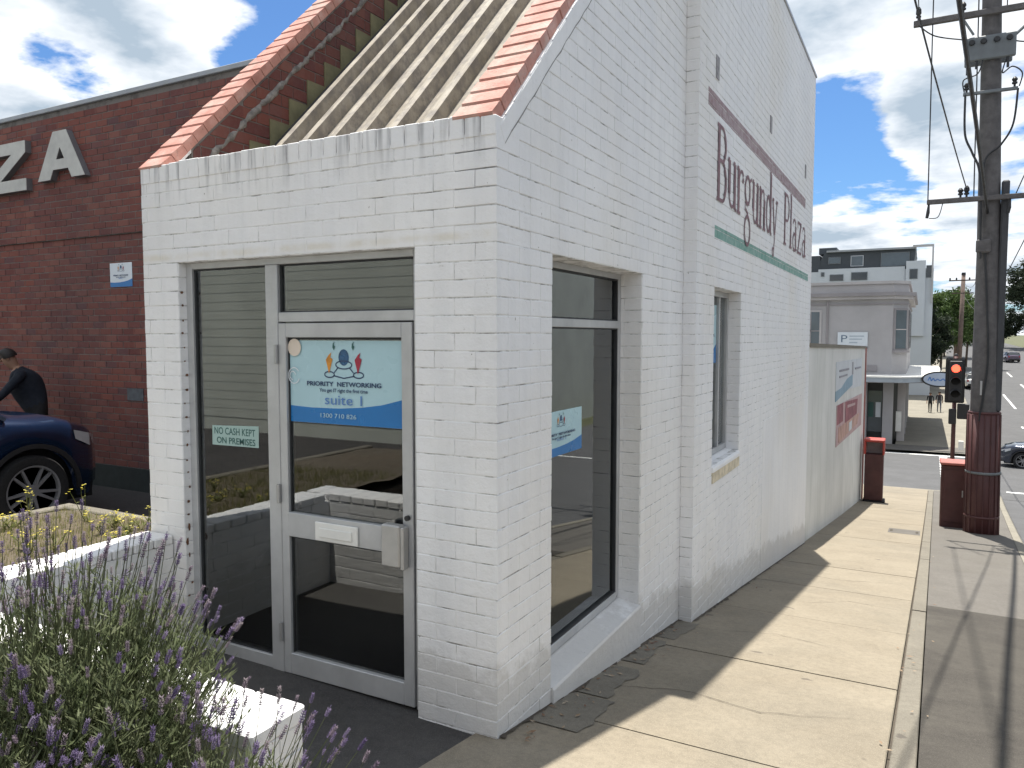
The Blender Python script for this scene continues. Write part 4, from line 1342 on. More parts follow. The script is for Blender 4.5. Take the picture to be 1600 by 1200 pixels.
# yellow-flowering weeds in the raised bed
M['weed_leaf'] = leafmat('weed_leaf', [(0.10, 0.14, 0.04), (0.20, 0.22, 0.08), (0.30, 0.27, 0.12)])
M['weed_flower'] = leafmat('weed_flower', [(0.55, 0.46, 0.05), (0.75, 0.66, 0.12), (0.80, 0.75, 0.30)])
def weed(label, x, y, h, seed, nst=5):
    rnd = random.Random(seed)
    z0 = 0.61 + 0.05*(x+6.0)/1.64
    o = thing('flowering_weed', label, 'plant', (x, y, z0), 0, 'yellow-flowering weeds in the raised bed')
    s = MB(); fl = MB()
    for i in range(nst):
        a = rnd.uniform(0, 6.28); r = rnd.uniform(0.0, 0.10)
        hh = h*rnd.uniform(0.6, 1.0)
        tip = Vector((x + r*math.cos(a), y + r*math.sin(a), z0+hh))
        s.tube([(x, y, z0-0.01), tuple(Vector((x, y, z0)).lerp(tip, 0.5) + Vector((rnd.uniform(-.01,.01), rnd.uniform(-.01,.01), 0))), tuple(tip)], [0.003, 0.0025, 0.0016], 4, False)
        for k in range(7):
            p = Vector((x, y, z0)).lerp(tip, rnd.uniform(0.0, 0.7))
            d = Vector((rnd.uniform(-1,1), rnd.uniform(-1,1), rnd.uniform(0,0.6))).normalized()*rnd.uniform(0.02, 0.06)
            w = d.cross(Vector((0,0,1))).normalized()*0.006
            s.add([tuple(p), tuple(p+d*0.5+w), tuple(p+d), tuple(p+d*0.5-w)], [(0,1,2,3)])
        for k in range(rnd.randint(2, 4)):
            c = tip + Vector((rnd.gauss(0, .009), rnd.gauss(0, .009), rnd.gauss(0, .008)))
            for b in range(4):
                a2 = b*1.571 + rnd.uniform(0, 1)
                d = Vector((math.cos(a2), math.sin(a2), 0.45))*0.009
                w = Vector((-math.sin(a2), math.cos(a2), 0))*0.0045
                fl.add([tuple(c), tuple(c+d*0.6+w), tuple(c+d), tuple(c+d*0.6-w)], [(0,1,2,3)])
    s.build('stalks', M['weed_leaf'], o, fix=False); fl.build('blossom', M['weed_flower'], o, fix=False)
weed('tallest yellow-flowering weed beside the dark plinth of the red wall', -5.45, 3.42, 0.30, 90, 3)
weed('yellow-flowering weed next to the shop corner', -4.95, 3.32, 0.12, 91, 4)
weed('yellow-flowering weed in front of the parked car wheel', -5.80, 3.22, 0.26, 92, 6)
rw = random.Random(31)
for i in range(30):
    weed('low yellow-flowering weed scattered over the dry raised bed', rw.uniform(-5.95, -4.55), rw.uniform(1.9, 3.4), rw.uniform(0.05, 0.17), 100+i, rw.randint(3, 6))
# dry grass over the bed
m = MB()
for i in range(9000):
    x, y = rw.uniform(-5.98, -4.4), rw.uniform(0.6, 3.58)
    z = 0.595 + 0.05*(x+6.0)/1.64
    a = rw.uniform(0, 6.28); h = rw.uniform(0.02, 0.09)
    d = Vector((math.cos(a), math.sin(a), 0))
    p = Vector((x, y, z)); t_ = p + d*rw.uniform(0, 0.04) + Vector((0,0,h)); w = d.cross(Vector((0,0,1)))*0.0025
    m.add([tuple(p+w), tuple(p-w), tuple(t_)], [(0,1,2)])
g = stuff(m.build('dry_grass', leafmat('dry_grass_blade', [(0.12, 0.15, 0.05), (0.23, 0.23, 0.09), (0.36, 0.31, 0.16)]), fix=False))
tag(g, 'dry grass and weeds covering the raised bed', 'grass')
# fallen leaves and grit along the foot of the wall
m = MB()
for i in range(150):
    y = rw.uniform(3.3, 13.5) if i > 60 else rw.uniform(3.2, 6.2)
    x0 = -1.78 if y < 6.3 else -1.66
    x = x0 + abs(rw.gauss(0, 0.10)) + 0.015
    if i % 5 == 0:
        y = rw.uniform(4, 16); x = xedge(y) + rw.uniform(-0.05, 0.22)
    z = prof(y) + 0.012
    s = rw.uniform(0.003, 0.012) if i > 30 else rw.uniform(0.008, 0.018)
    a = rw.uniform(0, 6.28)
    P = [Vector((x, y, z)) + Vector((math.cos(a+k*1.57)*s*(1.7 if k % 2 else 0.7), math.sin(a+k*1.57)*s*(1.7 if k % 2 else 0.7), rw.uniform(-.002, .004))) for k in range(4)]
    m.add([tuple(p) for p in P], [(0,1,2,3)])
t = NT('fallen_leaf'); 
lf = t.done(t.ramp(t.noise(9.0, 2.0), [(0.3, (0.13, 0.045, 0.03)), (0.5, (0.22, 0.15, 0.09)), (0.7, (0.36, 0.31, 0.24))]), 0.8)
g = stuff(m.build('leaf_litter', lf, fix=False)); tag(g, 'fallen leaves and grit along the foot of the wall', 'litter')
# ---------------------------------------------------------------- cars
def car_paint(name, c, rough=0.22):
    t = NT(name)
    b = t.ramp(t.noise(1.2, 3.0), [(0.3, tuple(x*0.9 for x in c)), (0.7, tuple(x*1.1 for x in c))])
    m_ = t.done(b, rough, 0.45)
    t.b.inputs['Coat Weight'].default_value = 1.0
    t.b.inputs['Coat Roughness'].default_value = 0.04
    return m_
M['tyre'] = worn('tyre_rubber', (0.014, 0.014, 0.015), 0.8, 20.0, 0.2)
M['rim'] = worn('alloy_rim', (0.24, 0.24, 0.25), 0.45, 6.0, 0.15, metal=0.3)
M['well'] = worn('wheel_well', (0.007, 0.007, 0.008), 0.9, 5.0, 0.2)
M['lamp'] = worn('lamp_lens', (0.55, 0.56, 0.58), 0.12, 5.0, 0.15)
M['tail'] = worn('tail_lens', (0.30, 0.01, 0.01), 0.2, 5.0, 0.15)
def lerp_tab(tab, x):
    for (a, va), (b, vb) in zip(tab, tab[1:]):
        if x <= b:
            k = (x-a)/(b-a); k = max(0.0, min(1.0, k))
            return va + (vb-va)*(k*k*(3-2*k)*0.5 + k*0.5)
    return tab[-1][1]
def make_car(name, label, paint, loc, rz, L=4.5, W=1.84, shoulder=1.02, roofh=1.66, wr=0.345, group=None):
    """nose along local +X, ground at z=0"""
    o = thing(name, label, 'car', loc, rz, group)
    xf, xr = L/2-0.90, -L/2+0.86               # axles
    ar = wr + 0.075
    xs = sorted({round(-L/2 + L*i/60, 4) for i in range(61)} | {round(xf+ar*math.cos(R(a)), 4) for a in range(0, 181, 12)} | {round(xr+ar*math.cos(R(a)), 4) for a in range(0, 181, 12)})
    plan = [(-L/2, 0.80), (-L/2+0.12, 0.91), (-L/2+0.5, 0.985), (0, 1.0), (L/2-0.9, 0.985), (L/2-0.45, 0.93), (L/2-0.18, 0.83), (L/2, 0.62)]
    sh = [(-L/2, 0.86*shoulder), (-L/2+0.15, 1.0*shoulder), (0, 1.0*shoulder), (L/2-1.35, 1.0*shoulder), (L/2-0.6, 0.955*shoulder), (L/2-0.2, 0.86*shoulder), (L/2, 0.70*shoulder)]
    sill = 0.24
    ring = []
    V = []; F = []
    for x in xs:
        hw = W/2*lerp_tab(plan, x); s = lerp_tab(sh, x)
        lo = sill + (0.10 if abs(x) > L/2-0.12 else 0.0)
        for c in (xf, xr):
            if abs(x-c) < ar:
                lo = max(lo, wr + math.sqrt(max(0.0, ar*ar-(x-c)**2)))
        lo = min(lo, s-0.06)
        row = []
        prof_ = [(0.965, lo), (0.995, lo+(s-lo)*0.30), (1.0, lo+(s-lo)*0.62), (0.985, lo+(s-lo)*0.88), (0.95, s), (0.86, s+0.045), (0.55, s+0.075), (0.0, s+0.085)]
        for k, z in prof_:
            row.append((-hw*k, z))
        for k, z in prof_[:-1][::-1]:
            row.append((hw*k, z))
        ring.append(row)
        V += [(x, y, z) for y, z in row]
    n = len(ring[0])
    for i in range(len(xs)-1):
        for j in range(n-1):
            F.append((i*n+j, i*n+j+1, (i+1)*n+j+1, (i+1)*n+j))
    F.append(tuple(range(n))); e = (len(xs)-1)*n; F.append(tuple(range(e, e+n))[::-1])
    b = MB().add(V, F).build('body', paint, o, True)
    smooth_by_angle(b, 40)
    # dark underside and wheel wells
    MB().box(-L/2+0.12, L/2-0.16, -W/2*0.80, W/2*0.80, 0.20, shoulder*0.72).build('underbody', M['well'], o, True)
    MB().bbox(L/2-0.26, L/2-0.01, -W/2*0.60, W/2*0.60, 0.26, 0.48, 0.03).build('bumper', M['black'], o, True)
    MB().bbox(-L/2-0.02, -L/2+0.2, -W/2*0.74, W/2*0.74, 0.27, 0.50, 0.03).build('bumper', M['black'], o, True)
    for sg in (-1, 1):
        for c in (xf, xr):
            MB().add([(c+ar*math.cos(R(a)), sg*W/2*q2, wr+ar*math.sin(R(a))) for q2 in (0.975, 1.004) for a in range(-4, 185, 9)] + [(c+(ar+0.05)*math.cos(R(a)), sg*W/2*1.004, wr+(ar+0.05)*math.sin(R(a))) for a in range(-4, 185, 9)],
                     [(i, i+1, 21+i+1, 21+i) for i in range(20)] + [(21+i, 22+i, 43+i, 42+i) for i in range(20)]).build('arch_trim', M['black'], o, True, fix=False)
    # cabin
    gx = [(-L/2+0.10, 0.0), (-L/2+0.42, 0.86), (-L/2+0.85, 1.0), (0.15, 1.0), (0.42, 0.93), (L/2-1.28, 0.0)]
    V = []; F = []
    for x, k in gx:
        zb = shoulder+0.03; z = zb + (roofh-zb)*k
        wb = W/2*0.93*lerp_tab(plan, x)/1.0; wt_ = wb - 0.20*k
        V += [(x, -wb, zb), (x, -wt_, z-0.03*k), (x, -wt_*0.8, z), (x, wt_*0.8, z), (x, wt_, z-0.03*k), (x, wb, zb)]
    for i in range(len(gx)-1):
        for j in range(5):
            F.append((i*6+j, i*6+j+1, (i+1)*6+j+1, (i+1)*6+j))
    cab = MB(); 
    for fi, f in enumerate(F):
        i, j = divmod(fi, 5)
        cab.cur = 0 if (j in (1, 2, 3) and 1 <= i <= 3) else 1
        cab.f.append(list(f)); cab.mi.append(cab.cur)
    cab.v = V
    c = cab.build('cabin', [paint, M['dark_glass']], o, True)
    smooth_by_angle(c, 30)
    # pillars and roof rails
    p = MB()
    for sg in (-1, 1):
        wb = sg*W/2*0.925
        for x0, x1 in ((-L/2+0.36, -L/2+0.52), (-0.62, -0.52), (0.35, 0.52)):
            xa = x0 if x0 > 0 else x0
            p.tube([(x1 + (0.62 if x0 > 0 else 0.0), wb, shoulder+0.03), (x0, wb-sg*0.19, roofh-0.05)], 0.035, 5)
    p.build('pillar', paint, o, True)
    for sg in (-1, 1):
        MB().tube([(-L/2+0.55, sg*(W/2*0.70), roofh-0.01), (-L/2+0.65, sg*(W/2*0.70), roofh+0.045), (0.1, sg*(W/2*0.70), roofh+0.045), (0.22, sg*(W/2*0.70), roofh-0.01)], 0.018, 6).build('roof_rail', M['steel'], o, True)
        MB().bbox(L/2-1.75, L/2-1.59, sg*(W/2-0.04), sg*(W/2+0.17), shoulder+0.03, shoulder+0.17, 0.02).build('mirror', paint, o, True)
        hz = lerp_tab(sh, L/2-0.25)
        hw = W/2*lerp_tab(plan, L/2-0.22)
        MB().add([(L/2-0.42, sg*(W/2*lerp_tab(plan, L/2-0.42)*0.995), hz-0.0), (L/2-0.20, sg*(hw*1.0), hz-0.06), (L/2-0.03, sg*hw*0.76, hz-0.11), (L/2-0.03, sg*hw*0.76, hz-0.21), (L/2-0.20, sg*hw*1.01, hz-0.20), (L/2-0.40, sg*(W/2*lerp_tab(plan, L/2-0.4)*1.0), hz-0.10)],
                 [(0,1,5), (1,4,5), (1,2,3,4)]).build('headlight', M['lamp'], o, True, fix=False)
        MB().bbox(-L/2-0.01, -L/2+0.1, sg*W/2*0.62, sg*W/2*0.83, shoulder*0.72, shoulder*0.94, 0.02).build('tail_light', M['tail'], o, True)
        MB().bbox(-0.45, -0.27, sg*(W/2*0.985), sg*(W/2*1.012), shoulder*0.80, shoulder*0.84, 0.008).bbox(0.55, 0.73, sg*(W/2*0.985), sg*(W/2*1.012), shoulder*0.80, shoulder*0.84, 0.008).build('door_handle', paint, o, True)
    grille = MB()
    for k in range(5):
        grille.bbox(L/2-0.035, L/2+0.012, -W*0.22, W*0.22, 0.52+k*0.045, 0.545+k*0.045, 0.004)
    grille.build('grille', M['black'], o, True)
    for sg in (-1, 1):
        for c in (xf, xr):
            y0 = sg*(W/2-0.225); y1 = sg*(W/2-0.005)
            w = MB().lathe([(wr*0.70, y0), (wr*0.95, y0), (wr, y0+sg*0.04), (wr, y1-sg*0.04), (wr*0.95, y1-sg*0.005), (wr*0.80, y1), (wr*0.72, y1-sg*0.012)], 36, 'y', (c, 0, wr), False).build('wheel', M['tyre'], o, True)
            smooth_by_angle(w, 35)
            r_ = MB().lathe([(wr*0.73, y1-sg*0.10), (wr*0.735, y1-sg*0.010), (wr*0.68, y1-sg*0.016), (wr*0.66, y1-sg*0.05)], 36, 'y', (c, 0, wr), False)
            r_.lathe([(0.001, y1-sg*0.030), (wr*0.16, y1-sg*0.030), (wr*0.18, y1-sg*0.05)], 18, 'y', (c, 0, wr))
            for k in range(10):
                a = 2*math.pi*k/10 + (0.11 if k % 2 else -0.11)
                dx, dz = math.cos(a), math.sin(a)
                sx, sz = -dz, dx
                pts = []
                for rr_, hw_, dd in ((wr*0.12, 0.016, 0.032), (wr*0.70, 0.011, 0.020)):
                    for q3 in (-1, 1):
                        pts.append((c+dx*rr_+sx*hw_*q3, y1-sg*dd, wr+dz*rr_+sz*hw_*q3))
                        pts.append((c+dx*rr_+sx*hw_*q3*1.2, y1-sg*(dd+0.03), wr+dz*rr_+sz*hw_*q3*1.2))
                r_.add(pts, [(0,2,6,4), (0,1,5,4), (2,3,7,6)])
            r_.build('rim', M['rim'], w, True, fix=False)
            MB().lathe([(0.001, y1-sg*0.13), (wr*0.70, y1-sg*0.13)], 24, 'y', (c, 0, wr)).build('brake_disc', M['well'], w, True)
    return o
NAVY = car_paint('navy_metallic_paint', (0.007, 0.024, 0.07))
INK = car_paint('ink_blue_paint', (0.02, 0.028, 0.05))
MAUVE = car_paint('plum_paint', (0.10, 0.07, 0.12))
SILVER = car_paint('silver_paint', (0.45, 0.46, 0.48), 0.3)
WHITE = car_paint('white_paint', (0.72, 0.72, 0.72), 0.3)
# parked nose-in at the red wall; its right side is towards us
make_car('parked_suv', 'dark navy SUV parked nose to the red brick wall, cut by the picture edge', NAVY, (-9.10, 3.23, -0.035), R(90), 4.55, 1.86, 1.14, 1.74, 0.385)
make_car('parked_suv', 'dark SUV with a silver roof rail crossing behind the power pole', INK, (5.9, 44.0, prof(44)-0.12), R(176), 4.7, 1.9, 1.10, 1.80, 0.38)
make_car('parked_car', 'plum coloured car far up the hill road beside the trees', MAUVE, (11.3, 132, prof(132)-0.12), R(100), 4.4, 1.8, 0.95, 1.45, 0.32)
make_car('parked_car', 'white car parked by the far kerb behind the traffic light', WHITE, (4.8, 92, prof(92)-0.12), R(92), 4.4, 1.8, 0.95, 1.45, 0.32)
make_car('parked_car', 'silver car parked farther up the hill behind the white one', SILVER, (4.9, 101, prof(101)-0.12), R(91), 4.4, 1.8, 0.95, 1.45, 0.32)

# ---------------------------------------------------------------- people
def cloth(name, c, rough=0.85):
    return worn(name, c, rough, 9.0, 0.25, 0.3, 60.0)
M['skin'] = worn('skin', (0.32, 0.18, 0.12), 0.55, 9.0, 0.12)
M['lip'] = worn('lip', (0.25, 0.09, 0.08), 0.5, 9.0, 0.1)
M['hair'] = worn('dark_hair', (0.018, 0.013, 0.011), 0.6, 30.0, 0.3)
def person(label, loc, rz, H, pose, mats, hair_cap=True):
    """pose: 'walk', 'stand' or 'lean'; faces local +X; one continuous skinned body"""
    o = thing('person', label, 'person', loc, rz)
    k = H/1.75
    J = {}
    lean = {'walk': 0.04, 'stand': 0.0, 'lean': 0.36}[pose]
    st = {'walk': 0.28, 'stand': 0.04, 'lean': 0.10}[pose]
    hip = Vector((0, 0, 0.92))
    def up(d, f=0.0):
        return hip + Vector((math.sin(lean)*d + f, 0, math.cos(lean)*d))
    J['pelvis'] = (hip, 0.135)
    J['waist'] = (up(0.18), 0.125)
    J['chest'] = (up(0.38), 0.15)
    J['neck0'] = (up(0.52), 0.09)
    J['neck'] = (up(0.585, 0.02), 0.056)
    J['head'] = (up(0.67, 0.045), 0.085)
    J['crown'] = (up(0.78, 0.05), 0.078)
    E = [('pelvis','waist'), ('waist','chest'), ('chest','neck0'), ('neck0','neck'), ('neck','head'), ('head','crown')]
    for s, sg in (('l', 1), ('r', -1)):
        f = st*sg
        J['hip'+s] = (hip + Vector((0, 0.095*sg, -0.06)), 0.09)
        J['knee'+s] = (Vector((f*0.55+0.03, 0.10*sg, 0.49)), 0.06)
        J['ankle'+s] = (Vector((f-0.02, 0.10*sg, 0.09)), 0.042)
        J['toe'+s] = (Vector((f+0.17, 0.115*sg, 0.035)), 0.036)
        sho = up(0.49) + Vector((0, 0.19*sg, 0))
        J['sho'+s] = (sho, 0.062)
        if pose == 'lean':
            el = sho + Vector((0.20, 0.06*sg, -0.24)); ha = el + Vector((0.20, -0.02*sg, -0.14))
        else:
            el = sho + Vector((-0.06-f*0.3, 0.05*sg, -0.27)); ha = el + Vector((0.06-f*0.35, 0.0, -0.24))
        J['el'+s] = (el, 0.046); J['ha'+s] = (ha, 0.034)
        d = (ha-el).normalized()
        J['pa'+s] = (ha + d*0.075, 0.03)
        E += [('pelvis','hip'+s), ('hip'+s,'knee'+s), ('knee'+s,'ankle'+s), ('ankle'+s,'toe'+s), ('neck0','sho'+s), ('sho'+s,'el'+s), ('el'+s,'ha'+s), ('ha'+s,'pa'+s)]
        for q4 in range(4):
            side = Vector((0, 1, 0)) if abs(d.y) < 0.8 else Vector((1, 0, 0))
            b0 = ha + d*0.08 + side*(q4-1.5)*0.017
            J['f%d%s' % (q4, s)] = (b0 + d*(0.045-abs(q4-1.5)*0.006), 0.0085)
            J['g%d%s' % (q4, s)] = (b0 + d*0.078 + Vector((0.012, 0, -0.006)), 0.0075)
            E += [('pa'+s, 'f%d%s' % (q4, s)), ('f%d%s' % (q4, s), 'g%d%s' % (q4, s))]
        J['th'+s] = (ha + d*0.06 + Vector((0.035, -0.01*sg, 0)), 0.009)
        E.append(('ha'+s, 'th'+s))
    names = list(J)
    me = bpy.data.meshes.new('body')
    me.from_pydata([tuple(J[n][0]*k) for n in names], [(names.index(a), names.index(b)) for a, b in E], [])
    tmp = bpy.data.objects.new('body', me); COL.objects.link(tmp)
    sk = tmp.modifiers.new('skin', 'SKIN')
    for i, n in enumerate(names):
        r_ = J[n][1]*k
        wide = 1.45 if n in ('pelvis', 'waist', 'chest') else 1.0
        me.skin_vertices[0].data[i].radius = (r_, r_*wide) if wide > 1 else (r_, r_)
        me.skin_vertices[0].data[i].use_root = (n == 'pelvis')
    ss = tmp.modifiers.new('sub', 'SUBSURF'); ss.levels = 2; ss.render_levels = 2
    dg = bpy.context.evaluated_depsgraph_get()
    nm = bpy.data.meshes.new_from_object(tmp.evaluated_get(dg))
    bpy.data.objects.remove(tmp)
    nm.materials.clear()
    for mm_ in mats: nm.materials.append(mm_)          # skin, top, trousers, shoes
    for p in nm.polygons:
        c = p.center/k
        near = min(names, key=lambda n: (J[n][0]-c).length - J[n][1]*0.5)
        if near[:4] in ('head', 'neck', 'crow') and near != 'neck0': mi = 0
        elif near[:2] in ('ha', 'pa', 'th') or near[0] in 'fg' and near[1].isdigit(): mi = 0
        elif near[:3] == 'toe' or (near[:5] == 'ankle' and c.z < 0.08): mi = 3
        elif near[:3] in ('hip', 'kne', 'ank') or near == 'pelvis': mi = 2
        else: mi = 1
        p.material_index = mi
        p.use_smooth = True
    body = link('body', nm, o)
    hc = J['head'][0]*k; cc = J['crown'][0]*k
    up_ = (cc-hc).normalized(); fw_ = Vector((math.cos(lean), 0, -math.sin(lean)))
    hm = MB()                                            # hair as a cap over the back and top of the head
    V = []; F = []
    ctr = hc.lerp(cc, 0.55)
    for i in range(8):
        th = R(8 + i*13)
        for j in range(16):
            a = 2*math.pi*j/16
            d = up_*math.cos(th) + (fw_*math.cos(a) + Vector((0,1,0))*math.sin(a))*math.sin(th)
            front = max(0.0, math.cos(a))*math.sin(th)
            rr_ = 0.104*k*(1.0 - (0.35 if (front > 0.55 and th > 0.9) else 0.0))
            V.append(tuple(ctr + d*rr_))
    for i in range(7):
        for j in range(16):
            F.append((i*16+j, i*16+(j+1) % 16, (i+1)*16+(j+1) % 16, (i+1)*16+j))
    F.append(tuple(range(16)))
    hm.add(V, F).build('hair', M['hair'], o, True, smooth=True)
    fm = MB()
    fc = hc.lerp(cc, 0.35)
    side = Vector((0, 1, 0))
    def blob(c, a, b, cc_):
        vs2 = []; fs2 = []
        for i in range(5):
            t1 = math.pi*i/4
            for j in range(6):
                t2 = 2*math.pi*j/6
                vs2.append(tuple(c + fw_*a*math.cos(t1) + side*b*math.sin(t1)*math.cos(t2) + up_*cc_*math.sin(t1)*math.sin(t2)))
        for i in range(4):
            for j in range(6):
                fs2.append((i*6+j, i*6+(j+1) % 6, (i+1)*6+(j+1) % 6, (i+1)*6+j))
        fm.add(vs2, fs2)
    for nm_, c_, dims, mt_ in [('nose', fc + fw_*0.086*k, (0.022, 0.012, 0.018), mats[0]), ('mouth', fc + fw_*0.078*k - up_*0.045*k, (0.008, 0.022, 0.005), M['lip'])] + \
            [('ear', fc + side*0.084*k*sg, (0.02, 0.008, 0.03), mats[0]) for sg in (-1, 1)] + [('eye', fc + fw_*0.078*k + side*0.03*k*sg + up_*0.022*k, (0.008, 0.011, 0.006), M['hair']) for sg in (-1, 1)]:
        fm = MB()
        blob(c_, *[d_*k for d_ in dims])
        fm.build(nm_, mt_, o, True, smooth=True)
    return o
nv = cloth('navy_jacket', (0.008, 0.012, 0.022)); bk = cloth('black_trousers', (0.012, 0.012, 0.014)); sh_ = cloth('dark_shoes', (0.015, 0.014, 0.013), 0.6)
person('person in dark navy clothes bending over the bonnet beside the red wall', (-10.42, 5.97, -0.04), R(-122), 1.92, 'lean', [M['skin'], nv, bk, sh_])
person('person in black walking down the far pavement on the left of the pair', (0.72, 69.2, prof(69.2)+0.004), R(-95), 1.62, 'walk', [M['skin'], cloth('black_top', (0.02, 0.02, 0.022)), bk, sh_])
person('person in dark top and grey trousers on the right of the walking pair', (1.36, 69.8, prof(69.8)+0.004), R(-88), 1.66, 'walk', [M['skin'], cloth('charcoal_top', (0.03, 0.025, 0.03)), cloth('grey_trousers', (0.12, 0.13, 0.16)), sh_])
# ---------------------------------------------------------------- long boundary wall beyond the shop
t = NT('painted_wall_render')
base = t.ramp(t.noise(0.6, 6.0, 0.6), [(0.3, (0.60, 0.60, 0.575)), (0.7, (0.76, 0.755, 0.73))])
base = t.mix(t.ramp(t.noise(0.9, 5.0, 0.6, stretch=(3.0, 3.0, 0.5)), [(0.5, 0.0), (0.75, 0.4)]), base, (0.42, 0.45, 0.40))
base = t.mix(t.ramp(t.noise(9.0, 5.0, 0.7), [(0.66, 0.0), (0.72, 0.6)]), base, (0.25, 0.23, 0.2))
br = t.n('ShaderNodeTexBrick'); br.inputs['Scale'].default_value = 1.0; br.inputs['Mortar Size'].default_value = 0.006
br.inputs['Brick Width'].default_value = 0.24; br.inputs['Row Height'].default_value = 0.087
sp = t.n('ShaderNodeSeparateXYZ'); t.l(t.pos(), sp.inputs[0]); cb = t.n('ShaderNodeCombineXYZ'); t.l(sp.outputs[1], cb.inputs[0]); t.l(sp.outputs[2], cb.inputs[1])
t.l(cb.outputs[0], br.inputs['Vector'])
t.bump(br.outputs['Fac'], -0.3, 0.006)
M['bwall'] = t.done(base, 0.8)
def bx(y): return -1.70 + (y-13.84)*(0.19/11.7)       # the wall swings slightly towards the road
def bzt(y): return 1.80 - (y-13.84)*0.016
bw = thing('boundary_wall', 'long pale painted boundary wall running downhill beyond the shop', 'wall', (-1.7, 19.0, prof(19)))
V = []
for y in (13.85, 25.5):
    x = bx(y)
    V += [(x-0.24, y, -4.2), (x, y, -4.2), (x, y, bzt(y)), (x-0.24, y, bzt(y))]
MB().add(V, [(0,1,2,3)[::-1], (4,5,6,7), (1,2,6,5), (2,3,7,6), (0,3,7,4), (0,1,5,4)]).build('wall', M['bwall'], bw)
V = []
for y in (13.86, 25.52):
    x = bx(y)
    V += [(x-0.27, y, bzt(y)), (x+0.03, y, bzt(y)), (x+0.03, y, bzt(y)+0.07), (x-0.27, y, bzt(y)+0.07)]
MB().add(V, [(0,1,2,3)[::-1], (4,5,6,7), (0,1,5,4), (1,2,6,5), (2,3,7,6), (0,3,7,4)]).build('coping', M['kerb'], bw)
MB().box(bx(25.55)-0.22, bx(25.55)+0.03, 25.53, 25.75, -3.6, 1.62).build('end_pier', worn('faded_red_pier_paint', (0.42, 0.19, 0.17), 0.8, 3.0, 0.3), bw)
MB().box(-1.76, -1.695, 13.802, 13.846, -3.0, 1.83).build('joint_strip', worn('dark_joint_filler', (0.05, 0.045, 0.04), 0.9, 5.0, 0.4), bw)
# faded posters on that wall
def wallposter(name, label, quads):
    ys_ = [p[0] for q5, _, _ in quads for p in q5]; zs_ = [p[1] for q5, _, _ in quads for p in q5]
    yc = sum(ys_)/len(ys_)
    o = thing(name, label, 'poster', (bx(yc)+0.01, yc, min(zs_)))
    for i, (q5, part, mat) in enumerate(quads):
        d = 0.012 + 0.003*i
        MB().add([(bx(y)+d, y, z) for y, z in q5] + [(bx(y)+0.002, y, z) for y, z in q5], [tuple(range(len(q5)))] + [(k, (k+1) % len(q5), len(q5)+(k+1) % len(q5), len(q5)+k) for k in range(len(q5))]).build(part, mat, o)
pw = worn('faded_white_poster', (0.60, 0.63, 0.66), 0.7, 2.0, 0.1); pb = worn('faded_blue_poster', (0.26, 0.38, 0.47), 0.7, 2.0, 0.15)
pm = worn('faded_maroon_poster', (0.30, 0.10, 0.12), 0.7, 3.0, 0.4); pp = worn('faded_peach_poster', (0.55, 0.34, 0.28), 0.7, 2.5, 0.4); pg = worn('faded_grey_print', (0.30, 0.30, 0.33), 0.7, 3.0, 0.2)
pk = worn('faded_pink_poster', (0.52, 0.36, 0.36), 0.7, 3.0, 0.2)
wallposter('wall_poster', 'faded white and blue poster high on the boundary wall', [
    ([(17.9, 0.75), (24.3, 0.55), (24.3, 1.35), (17.9, 1.42)], 'sheet', pw),
    ([(17.9, 0.55), (21.6, 0.72), (21.6, 1.0), (20.2, 0.95), (19.0, 0.80), (17.9, 0.78)], 'swoosh', pb),
    ([(21.4, 1.0), (21.7, 1.0), (21.7, 1.32), (21.4, 1.32)], 'bar', pg),
    ([(18.5, 1.18), (20.6, 1.15), (20.6, 1.2), (18.5, 1.23)], 'print_line', pg), ([(18.5, 1.05), (20.2, 1.03), (20.2, 1.07), (18.5, 1.09)], 'print_line', pg), ([(22.2, 1.1), (23.8, 1.08), (23.8, 1.13), (22.2, 1.15)], 'print_line', pg)])
wallposter('wall_poster', 'torn maroon and peach poster lower on the boundary wall', [
    ([(18.2, -0.48), (24.6, -0.62), (24.6, 0.30), (18.2, 0.45)], 'sheet', pk),
    ([(18.3, 0.0), (19.5, -0.02), (19.5, 0.42), (18.3, 0.44)], 'print', pm), ([(20.0, -0.12), (23.0, -0.15), (23.2, 0.25), (20.0, 0.40)], 'print', pm),
    ([(18.6, -0.43), (23.2, -0.45), (23.8, -0.2), (18.6, -0.08)], 'print', pp), ([(20.4, 0.22), (22.4, 0.14), (22.4, 0.20), (20.4, 0.29)], 'slash', pk), ([(20.9, -0.42), (21.6, -0.42), (21.6, -0.2), (20.9, -0.2)], 'print', pw)])

# ---------------------------------------------------------------- street furniture
M['bin_red'] = worn('bin_red_paint', (0.42, 0.055, 0.04), 0.5, 3.0, 0.15)
M['bin_dark'] = worn('bin_maroon_panel', (0.075, 0.026, 0.025), 0.6, 3.0, 0.25)
z0 = prof(25)
o = thing('litter_bin', 'tall maroon litter bin with a bright red hood at the end of the wall', 'bin', (-1.15, 25.0, z0))
MB().bbox(-1.40, -0.90, 24.75, 25.25, z0+0.08, z0+1.45, 0.015).build('body', M['bin_dark'], o)
MB().bbox(-1.43, -0.87, 24.72, 25.28, z0+1.82, z0+1.90, 0.02).bbox(-1.425, -1.375, 24.73, 25.27, z0+1.45, z0+1.82, 0.008).bbox(-0.925, -0.875, 24.73, 25.27, z0+1.45, z0+1.82, 0.008).build('hood', M['bin_red'], o)
MB().box(-1.37, -0.93, 25.10, 25.14, z0+1.45, z0+1.82).build('flap', worn('grey_bin_flap', (0.28, 0.24, 0.24), 0.5, 3.0, 0.2), o)
MB().bbox(-1.43, -0.84, 24.72, 25.28, z0-0.05, z0+0.075, 0.01).build('base', M['well'], o)
M['pole_red'] = worn('maroon_pole_paint', (0.075, 0.026, 0.026), 0.55, 2.0, 0.22)
